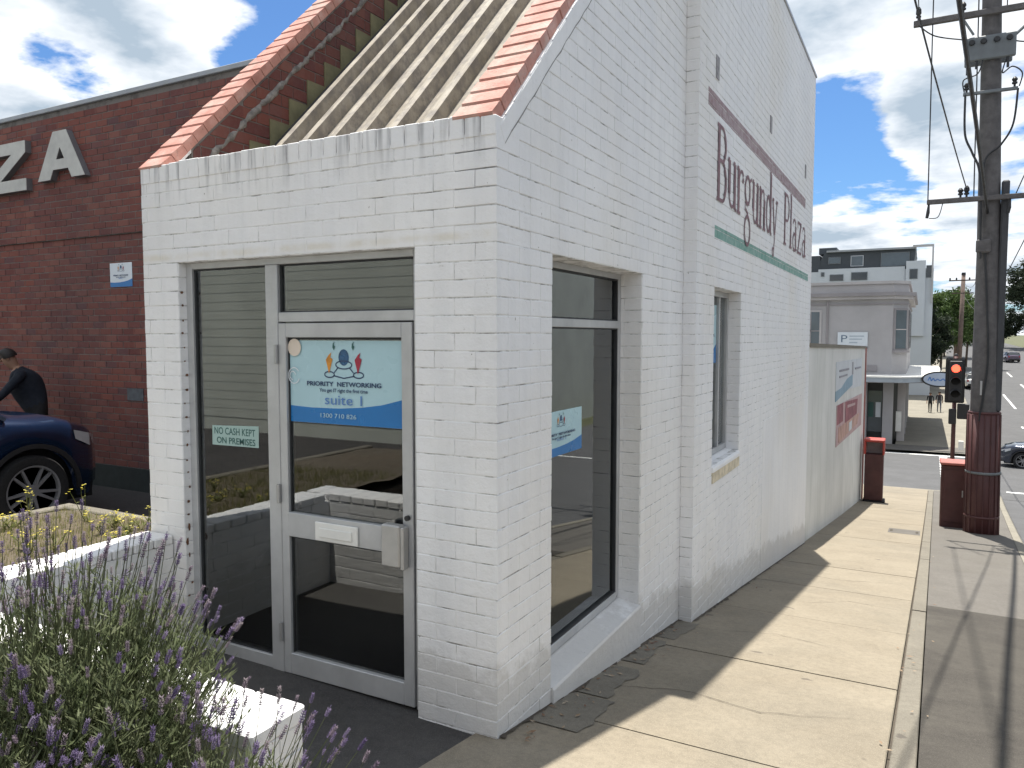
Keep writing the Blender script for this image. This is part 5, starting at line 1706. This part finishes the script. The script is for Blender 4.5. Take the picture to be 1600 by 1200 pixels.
z0 = prof(19.8)
o = thing('control_cabinet', 'maroon metal control cabinet standing against the power pole', 'cabinet', (0.72, 19.8, z0))
MB().bbox(0.47, 0.98, 19.55, 20.05, z0-0.1, -0.90, 0.02).build('body', M['bin_dark'], o)
MB().bbox(0.44, 1.0, 19.5, 20.1, -0.895, -0.83, 0.015).build('lid', worn('sunlit_cabinet_lid', (0.40, 0.12, 0.10), 0.5, 3.0, 0.15), o)  # lid coloured paler than the body to show sun on its top
MB().bbox(0.52, 0.93, 19.535, 19.549, z0+0.15, -1.0, 0.005).build('door', M['bin_dark'], o)
MB().bbox(0.88, 0.905, 19.51, 19.534, -1.6, -1.45, 0.004).build('handle', M['steel'], o)

# power pole
M['timber'] = worn('grey_weathered_timber', (0.115, 0.108, 0.108), 0.9, 6.0, 0.3, 0.6, 30.0)
M['steelwork'] = worn('galvanised_steelwork', (0.15, 0.165, 0.175), 0.6, 3.0, 0.25)
PX, PY = 1.235, 19.0
z0 = prof(PY)
pole = thing('power_pole', 'tall grey power pole with a maroon sleeve at its foot beside the path', 'power pole', (PX, PY, z0))
MB().tube([(PX, PY, z0-0.3), (PX-0.02, PY, 0.6), (PX-0.06, PY, 3.7), (PX-0.17, PY, 9.0), (PX-0.21, PY, 12.0)], [0.29, 0.265, 0.215, 0.175, 0.15], 20).build('shaft', M['timber'], pole, smooth=True)
MB().tube([(PX, PY, z0-0.2), (PX-0.01, PY, z0+0.9), (PX-0.025, PY, 0.345)], [0.325, 0.312, 0.305], 20).build('sleeve', M['pole_red'], pole, smooth=True)
MB().tube([(PX-0.02, PY, 0.346), (PX-0.02, PY, 0.39)], [0.312, 0.30], 20).build('sleeve_band', M['pole_red'], pole, smooth=True)
for k in range(9):
    a = R(180 + k*22.5)
    MB().tube([(PX+0.327*math.cos(a), PY+0.327*math.sin(a), z0-0.1), (PX-0.025+0.308*math.cos(a), PY+0.308*math.sin(a), 0.33)], 0.012, 5).build('sleeve_rib', M['pole_red'], pole)
for z in (z0+0.35, z0+1.3):
    MB().tube([(PX-0.005, PY, z), (PX-0.005, PY, z+0.05)], 0.335, 20).build('strap', M['steelwork'] if z > -1.5 else M['pole_red'], pole, smooth=True)
MB().bbox(-0.36, 2.7, PY-0.28, PY-0.17, 8.56, 8.68, 0.01).build('crossarm', M['timber'], pole)
MB().bbox(0.0, 2.6, PY-0.32, PY-0.22, 4.79, 4.89, 0.01).build('crossarm', M['timber'], pole)
MB().bbox(0.60, 1.56, PY-0.28, PY-0.20, 6.98, 7.04, 0.006).build('bracket', M['steelwork'], pole)
b = MB()
b.bbox(0.60, 1.50, PY-0.30, PY-0.20, 7.66, 8.14, 0.02)
b.bbox(0.62, 1.48, PY+0.20, PY+0.28, 7.7, 8.1, 0.02)
b.build('clamp_plate', M['steelwork'], pole)
for x in (0.72, 0.93, 1.16, 1.38):
    MB().lathe([(0.05, PY-0.36), (0.06, PY-0.33), (0.045, PY-0.301)], 12, 'y', (x, 0, 8.02)).build('bolt', M['black'], pole)
for x, za, zb in ((0.66, 7.4, 7.68), (1.37, 7.45, 7.68), (0.82, 7.5, 7.67)):
    MB().tube([(x, PY-0.25, zb), (x, PY-0.25, za)], 0.025, 8).build('bushing', M['black'], pole)
for x, z, hgt in ((-0.27, 8.68, 0.28), (0.55, 8.68, 0.22), (1.9, 8.68, 0.25), (2.4, 8.68, 0.25), (0.66, 7.04, 0.2), (1.50, 7.04, 0.2), (0.62, 4.89, 0.2), (0.73, 4.89, 0.24)):
    MB().lathe([(0.02, z), (0.022, z+0.05), (0.05, z+0.06), (0.05, z+0.09), (0.03, z+0.1), (0.055, z+0.14), (0.05, z+hgt*0.8), (0.02, z+hgt)], 12, 'z', (x, PY-0.25, 0)).build('insulator', M['black'], pole)
for x in (0.04, 1.50):
    MB().tube([(x, PY-0.27, 4.79), (x-0.01, PY-0.3, 4.62), (x-0.03, PY-0.3, 4.5)], [0.02, 0.035, 0.03], 8).build('insulator', M['black'], pole)
MB().tube([(1.34, PY-0.25, 7.95), (1.95, PY-0.26, 8.5)], 0.03, 6).build('brace', M['steelwork'], pole)
MB().tube([(0.75, PY-0.25, 8.2), (0.55, PY-0.24, 8.56)], 0.025, 6).build('brace', M['steelwork'], pole)
def cable(pts, r, n=6):
    # smooth curve through the points
    P = [Vector(p) for p in pts]
    out = []
    for i in range(len(P)-1):
        a, b, c, d = P[max(i-1, 0)], P[i], P[i+1], P[min(i+2, len(P)-1)]
        for k in range(8):
            t_ = k/8
            out.append(0.5*((2*b) + (c-a)*t_ + (2*a-5*b+4*c-d)*t_*t_ + (3*b-a-3*c+d)*t_**3))
    out.append(P[-1])
    return MB().tube([tuple(p) for p in out], r, n)
FYc = PY-0.26
for pts, r in (
    ([(-0.27, FYc, 8.58), (0.05, FYc, 8.30), (0.60, FYc, 8.12)], 0.014),
    ([(0.02, FYc, 4.85), (0.01, FYc, 7.0), (0.0, FYc, 8.6), (0.0, FYc, 11.0)], 0.014),
    ([(0.86, FYc, 4.9), (0.84, FYc, 7.0), (0.82, FYc, 9.0), (0.80, FYc, 11.0)], 0.014),
    ([(1.32, FYc, 8.6), (1.30, FYc, 11.0)], 0.012),
    ([(0.62, FYc, 7.05), (0.60, FYc, 7.3), (0.85, FYc, 7.4), (0.93, FYc, 7.68)], 0.014),
    ([(0.64, FYc, 7.0), (0.66, FYc, 6.2), (0.80, FYc, 5.8), (0.95, FYc, 5.35), (1.0, FYc, 4.2)], 0.024),
    ([(1.56, FYc, 7.0), (1.50, FYc, 6.3), (1.30, FYc, 5.9), (1.02, FYc, 5.55), (1.0, FYc-0.02, 4.3), (1.02, FYc, 3.6)], 0.022),
    ([(1.35, FYc, 7.66), (1.28, FYc, 7.35), (1.45, FYc, 7.45), (1.62, FYc, 7.3), (1.58, FYc, 7.04)], 0.014),
    ([(1.36, FYc, 8.0), (1.7, FYc, 7.9), (2.2, FYc, 7.95), (2.6, FYc, 8.4)], 0.014),
    ([(1.6, FYc, 4.9), (1.85, FYc, 5.5), (2.3, FYc, 6.0), (2.5, FYc, 8.5)], 0.012),
    ([(0.05, FYc, 4.5), (0.22, FYc, 4.52), (0.30, FYc, 4.8)], 0.010),
    ([(1.08, PY-0.24, 3.9), (1.17, PY-0.25, 2.6), (1.22, PY-0.27, 1.4), (1.10, PY-0.28, 0.2)], 0.022),
):
    cable(pts, r).build('lead', M['cable'], pole)
MB().bbox(1.36, 1.50, PY-0.18, PY+0.02, 0.4, 5.2, 0.03).build('cable_guard', worn('dark_cable_guard', (0.05, 0.052, 0.058), 0.7, 3.0, 0.2), pole)
MB().bbox(0.93, 1.20, PY-0.30, PY-0.20, 3.72, 4.0, 0.03).build('junction_box', M['timber'], pole)
MB().bbox(1.10, 1.14, PY-0.30, PY-0.285, 0.75, 1.05, 0.004).build('tag_plate', M['steel'], pole)
# overhead lines: each runs from this pole up the hill over the path
def line(label, pts, r):
    o = cable(pts, r).build('overhead_line', M['cable'])
    tag(o, label, 'power line', 'overhead lines leaving the power pole')
line('thick black bundled overhead cable running from the pole over the path', [(1.12, 18.8, 4.55), (0.62, 13.5, 5.12), (0.05, 7.9, 5.95), (-0.95, -2, 7.9), (-2.0, -12, 10.4)], 0.028)
line('thin overhead service line left of the thick cable', [(0.73, 18.75, 5.05), (0.22, 13.5, 5.3), (-0.36, 7.6, 5.78), (-1.6, -4, 7.6)], 0.011)
line('thin overhead line on the left end of the upper crossarm', [(-0.27, 18.75, 8.9), (-0.35, 9, 9.4), (-0.5, -6, 11.5)], 0.010)
line('overhead line from the right of the lower crossarm towards the road side', [(2.3, 18.7, 4.9), (2.6, 9, 6.0), (2.9, -4, 8.2)], 0.016)
line('overhead line running on from the pole to the far hill', [(1.1, 19.2, 7.1), (2.6, 52, 5.0), (3.5, 94.5, 7.8)], 0.014)
line('second overhead line running on from the pole to the far hill', [(2.2, 19.2, 4.9), (2.9, 52, 3.4), (3.6, 94.5, 6.6)], 0.014)

# traffic light
z0 = prof(29)
TY = 29.0
o = thing('traffic_light', 'black traffic light on a maroon post showing red behind the cabinet', 'traffic light', (1.0, TY, z0))
MB().tube([(1.0, TY, z0-0.1), (1.0, TY, 1.35)], [0.07, 0.06], 14).build('post', M['pole_red'], o, smooth=True)
MB().lathe([(0.07, 1.35), (0.05, 1.40), (0.001, 1.42)], 14, 'z', (1.0, TY, 0)).build('post_cap', M['black'], o)
MB().tube([(0.98, TY, z0), (0.98, TY-0.001, z0+0.5)], [0.10, 0.09], 14).build('post_base', M['black'], o)
lan = MB().bbox(0.71, 1.27, TY-0.20, TY-0.16, -0.20, 1.26, 0.03).build('target_board', M['black'], o)
MB().bbox(0.82, 1.18, TY-0.36, TY-0.201, -0.12, 1.18, 0.02).build('lantern', M['black'], o)
t = NT('lit_red_lamp'); t.done((0.5, 0.01, 0.01), 0.3)
t.b.inputs['Emission Color'].default_value = (1.0, 0.06, 0.03, 1); t.b.inputs['Emission Strength'].default_value = 3.0
for z, mat in ((0.93, t.m), (0.52, M['well']), (0.11, M['well'])):
    MB().lathe([(0.001, TY-0.385), (0.09, TY-0.380), (0.125, TY-0.361)], 20, 'y', (1.0, 0, z)).build('lens', mat, o)
    v = MB(); V = []; F = []
    for k in range(13):
        a = R(-20 + k*220/12)
        V += [(1.0+0.15*math.cos(a), TY-0.361, z+0.15*math.sin(a)), (1.0+0.15*math.cos(a), TY-0.60, z+0.15*math.sin(a)-0.02)]
    F = [(2*k, 2*k+2, 2*k+3, 2*k+1) for k in range(12)]
    v.add(V, F).build('visor', M['black'], o, fix=False)
MB().bbox(1.08, 1.42, TY-0.28, TY-0.06, -0.72, -0.22, 0.02).bbox(0.84, 1.06, TY-0.28, TY-0.07, -0.9, -0.40, 0.02).build('walk_lantern', M['black'], o)
MB().bbox(1.15, 1.30, TY-0.20, TY-0.08, -1.75, -1.45, 0.01).build('call_button', M['white_plastic'], o)

# ---------------------------------------------------------------- corner shop across the crossing
M['mauve'] = worn('mauve_render', (0.40, 0.385, 0.39), 0.85, 0.6, 0.12)
M['mauve_dark'] = worn('dark_mauve_trim', (0.29, 0.27, 0.275), 0.85, 0.8, 0.15)  # darker mauve for cornice, string course, soffit and some trim
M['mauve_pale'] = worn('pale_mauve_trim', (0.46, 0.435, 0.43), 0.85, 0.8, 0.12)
M['black_shop'] = worn('dark_shopfront', (0.02, 0.022, 0.024), 0.4, 2.0, 0.3)
SY, SX, sz = 50.0, -0.78, prof(50)
cs = thing('corner_shop', 'two-storey mauve rendered corner shop with heavy cornice across the crossing', 'building', (-6.0, 56.0, sz))
m = MB()
m.prism([(-24.0, SY), (-1.55, SY), (SX, SY+0.9), (SX, 66.0), (-24.0, 66.0)], 'z', -0.35, 5.05)
m.build('upper_wall', M['mauve'], cs)
def ringband(e, za, zb, mat, nm):
    MB().prism([(-24.0, SY-e), (-1.55+e*0.3, SY-e), (SX+e, SY+0.9-e*0.3), (SX+e, 66.0), (-24.0, 66.0)], 'z', za, zb).build(nm, mat, cs)
ringband(0.10, 5.051, 5.22, M['mauve_pale'], 'parapet_top')
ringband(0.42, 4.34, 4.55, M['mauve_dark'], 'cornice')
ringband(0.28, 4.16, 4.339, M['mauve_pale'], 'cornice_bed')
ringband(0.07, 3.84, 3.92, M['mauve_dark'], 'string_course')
for x0, x1, z0_, z1_ in ((-6.55, -5.55, 1.15, 3.45), (-1.92, -1.05, 1.25, 3.50)):
    if x0 < -5:
        w = MB().bbox(x0-0.12, x1+0.12, SY-0.07, SY-0.002, z0_-0.1, z1_+0.12, 0.01).build('window_surround', M['mauve_pale'], cs)
        MB().box(x0, x1, SY-0.085, SY-0.072, z0_, z1_).build('pane', M['sky_glass'], w)
        MB().box((x0+x1)/2-0.03, (x0+x1)/2+0.03, SY-0.10, SY-0.086, z0_, z1_).box(x0, x1, SY-0.10, SY-0.086, (z0_+z1_)/2-0.03, (z0_+z1_)/2+0.03).build('glazing_bar', M['mauve_dark'], w)
        MB().bbox(x0-0.2, x1+0.2, SY-0.2, SY-0.002, z0_-0.24, z0_-0.101, 0.01).build('sill', M['mauve_pale'], w)
    else:
        # on the canted corner
        def cw(a, b, out, za, zb):
            d = Vector((SX+1.55, 0.9)); L_ = d.length; d.normalize(); nrm_ = Vector((d.y, -d.x))
            P = []
            for s_, o_ in ((a, 0.002), (b, 0.002), (b, out), (a, out)):
                p = Vector((-1.55, SY)) + d*s_*L_ + nrm_*o_
                P.append((p.x, p.y))
            return MB().prism(P, 'z', za, zb)
        w = cw(0.06, 0.94, 0.07, z0_-0.1, z1_+0.12).build('window_surround', M['mauve_dark'], cs)
        cw(0.16, 0.84, 0.085, z0_, z1_).build('pane', M['sky_glass'], w)
        cw(0.16, 0.84, 0.10, (z0_+z1_)/2-0.03, (z0_+z1_)/2+0.03).build('glazing_bar', M['mauve_pale'], w)
        cw(0.0, 1.0, 0.2, z0_-0.24, z0_-0.101).build('sill', M['mauve_dark'], w)
for y in (53.0, 56.5, 60.0):
    w = MB().bbox(SX+0.002, SX+0.07, y-0.12, y+1.12, 1.15, 3.6, 0.01).build('window_surround', M['mauve_dark'], cs)
    MB().box(SX+0.072, SX+0.085, y, y+1.0, 1.25, 3.5).build('pane', M['sky_glass'], w)
# ground floor: piers, recessed dark shopfront, awning
m = MB()
m.prism([(-24.0, SY+0.8), (-1.9, SY+0.8), (SX-0.3, SY+1.9), (SX-0.3, 66.0), (-24.0, 66.0)], 'z', sz-0.3, -0.351)
m.build('shopfront', M['black_shop'], cs)
for x in (-9.0, -6.3, -3.35, -1.95):
    MB().bbox(x, x+0.55, SY, SY+0.7, sz-0.3, -0.352, 0.02).build('pier', M['mauve'], cs)
MB().bbox(SX-0.42, SX, SY+0.9, SY+1.4, sz-0.3, -0.352, 0.02).build('pier', M['mauve_pale'], cs)
for y in (54.5, 58.0, 61.5, 65.0):
    MB().bbox(SX-0.29, SX, y, y+0.5, sz-0.3, -0.352, 0.02).build('pier', M['mauve'], cs)
MB().bbox(-3.2, -2.0, SY+0.7, SY+0.79, sz+0.5, sz+3.0, 0.01).build('shop_window', M['sky_glass'], cs)
MB().bbox(-1.25, -0.95, SY+0.62, SY+0.78, sz+0.6, sz+1.8, 0.01).build('poster_stand', M['white_plastic'], cs)
MB().prism([(-24, SY-2.3), (-0.9, SY-2.3), (1.1, SY-0.3), (1.1, 66), (-24, 66)], 'z', -0.62, -0.36).build('awning', worn('grey_awning_fascia', (0.36, 0.40, 0.44), 0.6, 1.0, 0.12), cs)
MB().prism([(-24, SY-2.36), (-0.88, SY-2.36), (1.16, SY-0.32), (1.16, 66), (-24, 66)], 'z', -0.355, -0.27).build('awning_edge', M['white_plastic'], cs)
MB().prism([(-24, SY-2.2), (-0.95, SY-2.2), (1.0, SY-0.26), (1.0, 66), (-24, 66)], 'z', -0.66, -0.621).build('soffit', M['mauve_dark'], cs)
MB().tube([(-5.1, SY-0.06, 4.1), (-5.1, SY-0.06, -0.3)], 0.06, 8).build('downpipe', M['mauve_dark'], cs)
for x in (-3.15, -2.75, -2.35):
    MB().box(x, x+0.28, SY+0.665, SY+0.69, sz+1.4, sz+2.3).build('window_poster', P_['white'] if x != -2.75 else P_['green'], cs)
MB().bbox(-3.1, -2.3, SY-0.08, SY-0.003, -0.1, 0.25, 0.01).build('fascia_sign', M['mauve_dark'], cs)
o = thing('shop_signboard', 'white signboard on the mauve wall between its two front windows', 'sign', (-3.7, SY-0.1, 1.35))
MB().bbox(-4.5, -2.85, SY-0.10, SY-0.03, 1.38, 2.22, 0.01).build('board', worn('white_signboard', (0.62, 0.66, 0.70), 0.5, 2.0, 0.06), o)
pr = Print(o, 'front', SY-0.101, 0.004)
pr.text('initial', 'P', 0.62, -4.3, 1.62, 0.34, worn('grey_blue_lettering', (0.10, 0.15, 0.22), 0.5, 2.0, 0.1))
pr.line('print_line', [[(-3.85, 1.98), (-3.05, 1.98)], [(-3.85, 1.80), (-3.15, 1.80)], [(-3.85, 1.60), (-3.4, 1.60)]], 0.07, worn('pale_grey_lettering', (0.36, 0.42, 0.48), 0.5, 2.0, 0.1))
for x in (-4.45, -3.7, -2.95):
    MB().bbox(x-0.04, x+0.1, SY-0.3, SY-0.11, 1.22, 1.33, 0.01).build('floodlight', M['black'], o)
o = thing('oval_sign', 'oval pale blue shop sign with dark rim hanging from the awning corner', 'sign', (0.95, 48.6, -0.4))
MB().prism(disc_poly(0.95, -0.42, 0.92, 0.44, 32), 'y', 48.56, 48.62).build('rim', M['black'], o)
MB().prism(disc_poly(0.95, -0.42, 0.82, 0.36, 32), 'y', 48.545, 48.558).build('face', worn('pale_blue_sign_face', (0.40, 0.46, 0.56), 0.5, 2.0, 0.08), o)
pr = Print(o, 'front', 48.544, 0.004)
pr.line('script', [[(0.35, -0.50), (0.45, -0.30), (0.52, -0.52), (0.62, -0.36), (0.70, -0.52), (0.82, -0.40), (0.95, -0.50), (1.1, -0.38), (1.2, -0.50), (1.5, -0.40)]], 0.06, P_['lettering'])
MB().box(0.93, 0.97, 48.57, 48.61, 0.02, 0.3).build('hanger', M['black'], o)

# ---------------------------------------------------------------- apartment block farther back
AY = 82.0
M['slate'] = worn('dark_cladding', (0.045, 0.055, 0.065), 0.6, 0.4, 0.2)
M['apt_white'] = worn('pale_render', (0.52, 0.55, 0.58), 0.8, 0.4, 0.08)
ab = thing('apartment_block', 'modern apartment block with dark upper floor and white lower floors behind the corner shop', 'building', (-4.0, 88.0, prof(85)))
k = AY/80.0
def ax(x): return x*k
def az(z): return 1.99+(z-1.99)*k
MB().box(ax(-16), ax(0.75), AY, AY+14, -4, az(8.2)).box(ax(-9.1), ax(-1.6), AY-0.05, AY, az(2), az(8.45)).box(ax(-1.5), ax(0.1), AY-0.3, AY-0.002, az(2), az(8.9)).build('lower_wall', M['apt_white'], ab)
MB().prism([(ax(-9.5), az(8.25)), (ax(-0.9), az(8.25)), (ax(-0.75), az(10.05)), (ax(-8.6), az(10.05))], 'y', AY+0.3, AY+12).box(ax(-16), ax(-9.0), AY+0.25, AY+12, az(6), az(9.8)).build('upper_wall', M['slate'], ab)
MB().box(ax(-8.4), ax(-0.7), AY-0.1, AY+12.2, az(10.05), az(10.22)).build('roof', worn('roof_edge', (0.30, 0.32, 0.34), 0.6, 1.0, 0.1), ab)
MB().box(ax(-9.2), ax(-7.6), AY+1, AY+5, az(10.0), az(10.6)).build('plant_room', M['slate'], ab)
MB().box(ax(-1.0), ax(0.72), AY-0.2, AY, az(10.15), az(10.36)).box(ax(0.58), ax(0.72), AY-0.2, AY, az(5.0), az(10.15)).build('portal_frame', worn('pale_concrete_frame', (0.42, 0.42, 0.42), 0.8, 1.0, 0.1), ab)
for x0, x1, z0_, z1_, mt in ((-8.2, -7.2, 9.0, 9.55, 'sky_glass'), (-6.2, -5.2, 8.7, 9.6, 'sky_glass'), (-3.6, -1.3, 8.55, 9.75, 'sky_glass')):
    w = MB().box(ax(x0)-0.06, ax(x1)+0.06, AY+0.22, AY+0.298, az(z0_)-0.06, az(z1_)+0.06).build('window', M['apt_white'] if x0 == -6.2 else M['steelwork'], ab)
    MB().box(ax(x0), ax(x1), AY+0.205, AY+0.218, az(z0_), az(z1_)).build('pane', M[mt], w)
for x0, x1, z0_, z1_, yy in ((-8.0, -6.9, 7.35, 7.85, -0.05), (-6.1, -4.8, 7.35, 8.0, -0.05), (-1.15, -0.6, 7.3, 8.1, -0.3), (-8.8, -8.6, 7.8, 8.1, -0.05), (0.2, 0.55, 7.4, 8.4, 0.0), (-3.9, -2.9, 4.4, 5.6, -0.05), (-6.1, -4.8, 4.4, 5.6, -0.05)):
    w = MB().box(ax(x0)-0.06, ax(x1)+0.06, AY+yy-0.06, AY+yy-0.003, az(z0_)-0.06, az(z1_)+0.06).build('window', M['steelwork'], ab)
    MB().box(ax(x0), ax(x1), AY+yy-0.075, AY+yy-0.062, az(z0_), az(z1_)).build('pane', M['dark_glass'], w)

# ---------------------------------------------------------------- trees and far poles
def leafy(name, cols):
    t = NT(name)
    oi = t.noise(0.9, 3.0, 0.6)
    base = t.ramp(oi, [(0.3, cols[0]), (0.5, cols[1]), (0.72, cols[2])])
    t.done(base, 0.75, spec=0.2)
    tl = t.n('ShaderNodeBsdfTranslucent'); t.l(base, tl.inputs[0])
    mx = t.n('ShaderNodeMixShader'); mx.inputs[0].default_value = 0.3
    t.l(t.b.outputs[0], mx.inputs[1]); t.l(tl.outputs[0], mx.inputs[2]); t.l(mx.outputs[0], t.out.inputs[0])
    return t.m
M['leaf_a'] = leafy('plane_tree_leaf', [(0.030, 0.055, 0.018), (0.06, 0.10, 0.03), (0.11, 0.15, 0.05)])
M['leaf_b'] = leafy('gum_leaf', [(0.018, 0.028, 0.018), (0.035, 0.048, 0.03), (0.06, 0.07, 0.045)])
M['bark'] = worn('bark', (0.10, 0.075, 0.06), 0.9, 5.0, 0.4)
def tree(label, x, y, H, rx, rz_, mat, seed, nclump=46, nleaf=150, ls=0.17, trunk=0.16, skirt=0.35):
    rnd = random.Random(seed)
    z0 = prof(y)-0.1
    o = thing('tree', label, 'tree', (x, y, z0), 0, 'trees along the far hill road')
    tr = MB()
    cz = z0 + H - rz_
    top = Vector((x+rnd.uniform(-.3,.3), y, cz+rz_*0.4))
    tr.tube([(x, y, z0-0.2), (x+rnd.uniform(-.15,.15), y, z0+(cz-z0)*0.5), (x, y, cz), tuple(top)], [trunk, trunk*0.8, trunk*0.55, trunk*0.2], 8)
    cl = []
    for i in range(nclump):
        while True:
            d = Vector((rnd.uniform(-1,1), rnd.uniform(-1,1), rnd.uniform(-skirt*2.2,1)))
            if 0.25 < d.length < 1.0: break
        c = Vector((x + d.x*rx*rnd.uniform(0.8,1.12), y + d.y*rx*rnd.uniform(0.8,1.12), cz + d.z*rz_))
        cl.append((c, rnd.uniform(0.20, 0.36)*rx*0.8))
    for c, r_ in cl[::3]:
        s = Vector((x, y, z0 + (cz-z0)*rnd.uniform(0.6, 1.05)))
        tr.tube([tuple(s), tuple(s.lerp(c, 0.5)+Vector((0,0,0.15))), tuple(c)], [trunk*0.35, trunk*0.2, trunk*0.06], 5, False)
    tr.build('trunk', M['bark'], o, fix=False)
    cr_ = MB()
    for c, r_ in cl:
        for j in range(nleaf):
            d = Vector((rnd.gauss(0,1), rnd.gauss(0,1), rnd.gauss(0,0.75)))*r_*0.55
            p = c + d
            a = Vector((rnd.uniform(-1,1), rnd.uniform(-1,1), rnd.uniform(-0.7,0.7))).normalized()*ls*rnd.uniform(0.6,1.3)
            b = a.cross(Vector((rnd.uniform(-1,1), rnd.uniform(-1,1), rnd.uniform(-1,1)))).normalized()*ls*0.42
            cr_.add([tuple(p-a), tuple(p+b), tuple(p+a), tuple(p-b)], [(0,1,2,3)])
    cr_.build('crown', mat, o, fix=False)
    return o
tree('bright green street tree just right of the corner shop', 1.9, 100, 10.2, 3.0, 3.9, M['leaf_a'], 1, 64, 170, 0.19)
tree('second street tree showing between the light post and the power pole', 5.2, 118, 10.2, 3.4, 3.8, M['leaf_a'], 2, 60, 160, 0.2)
tree('dark street tree close behind the corner shop side wall', 0.3, 88, 8.6, 2.2, 3.3, M['leaf_b'], 3, 56, 160)
tree('low green tree behind the street trees at the bend', 3.2, 140, 10.5, 4.4, 4.4, M['leaf_a'], 4, 60, 150, 0.24)
tree('tall dark gum tree at the right picture edge', 18.3, 168, 17.2, 5.6, 5.2, M['leaf_b'], 5, 70, 170, 0.30, 0.35, 0.45)
tree('lower dark tree left of the tall gum', 13.6, 172, 7.2, 2.9, 2.8, M['leaf_b'], 6, 46, 150, 0.24)
tree('rounded dark tree at the top of the hill road', 11.0, 186, 8.0, 3.6, 3.4, M['leaf_b'], 7, 46, 150, 0.26)
tree('dark tree behind the gum on the hill crest', 21.5, 182, 9.5, 4.6, 3.8, M['leaf_b'], 8, 46, 150, 0.3)
tree('green tree on the hill crest behind the far poles', 7.0, 196, 9.5, 4.6, 4.0, M['leaf_a'], 9, 46, 150, 0.3)
for label, x, y, h in (('far timber power pole with a dark cap right of the street trees', 3.55, 95, 11.6), ('farther thin power pole beside the first far pole', 4.1, 122, 10.6)):
    z0 = prof(y)
    o = thing('far_power_pole', label, 'power pole', (x, y, z0))
    MB().tube([(x, y, z0-0.2), (x+0.15, y, z0+h)], [0.26, 0.2], 10).build('shaft', worn('brown_timber', (0.16, 0.115, 0.095), 0.9, 3.0, 0.3), o, smooth=True)
    MB().tube([(x+0.15, y, z0+h), (x+0.15, y, z0+h+0.25)], [0.22, 0.2], 10).build('cap', M['black'], o)
    MB().box(x-1.2, x+1.4, y-0.3, y-0.22, z0+h-0.65, z0+h-0.52).box(x-0.9, x+1.1, y-0.3, y-0.22, z0+h-2.0, z0+h-1.88).build('crossarm', M['bark'], o)
    for dx in (-1.1, -0.5, 0.7, 1.3):
        MB().lathe([(0.07, z0+h-0.52), (0.09, z0+h-0.4), (0.05, z0+h-0.28)], 8, 'z', (x+dx, y-0.26, 0)).build('insulator', M['black'], o)

# ---------------------------------------------------------------- unseen houses added to tone the glass reflections: behind us and across the road
M['board'] = worn('grey_green_weatherboard', (0.66, 0.68, 0.60), 0.75, 0.7, 0.15)
wh = thing('added_weatherboard_house', 'unseen grey-green weatherboard house up the hill, added for the reflection in the shopfront glass', 'house', (-11.0, -7.0, 0.0))
MB().box(-18.5, -4.7, -10.5, -5.0, -0.3, 5.2).build('wall', M['board'], wh)
for i in range(26):
    z = 0.25 + i*0.19
    MB().add([(-18.5, -5.0+0.004, z+0.19), (-4.7, -5.0+0.004, z+0.19), (-4.7, -5.0+0.0075, z), (-18.5, -5.0+0.0075, z)], [(0,1,2,3)]).build('weatherboard', M['board'], wh, fix=False)
MB().prism([(-19.0, 5.2), (-4.2, 5.2), (-11.6, 8.0)], 'y', -10.8, -4.6).build('roof', worn('grey_roof_tile', (0.16, 0.15, 0.15), 0.8, 2.0, 0.2), wh)
MB().box(-4.71, -4.64, -10.0, -6.0, 0.0, 5.0).build('end_trim', M['board'], wh)
oh = thing('added_shop_row', 'unseen row of pale shops across the road, added to tone the side window reflection', 'building', (22.0, 6.0, 0.0))
M['row'] = worn('pale_render_row', (0.72, 0.74, 0.68), 0.85, 0.5, 0.12)
MB().box(19.0, 28.0, -26, 34, -6, 9.0).build('wall', M['row'], oh)
MB().box(19.5, 28.0, 48, 120, -6, 7.5).build('wall', M['row'], oh)
for i in range(9):
    y = -23 + i*6.2
    w = MB().bbox(18.93, 18.998, y-0.1, y+2.3, prof(y)+4.0, prof(y)+6.0, 0.01).build('window', M['white_plastic'], oh)
    MB().box(18.915, 18.928, y, y+2.2, prof(y)+4.1, prof(y)+5.9).build('pane', M['dark_glass'], w)
MB().box(16.8, 18.999, -26, 34, 3.0, 3.25).build('verandah', M['steelwork'], oh)
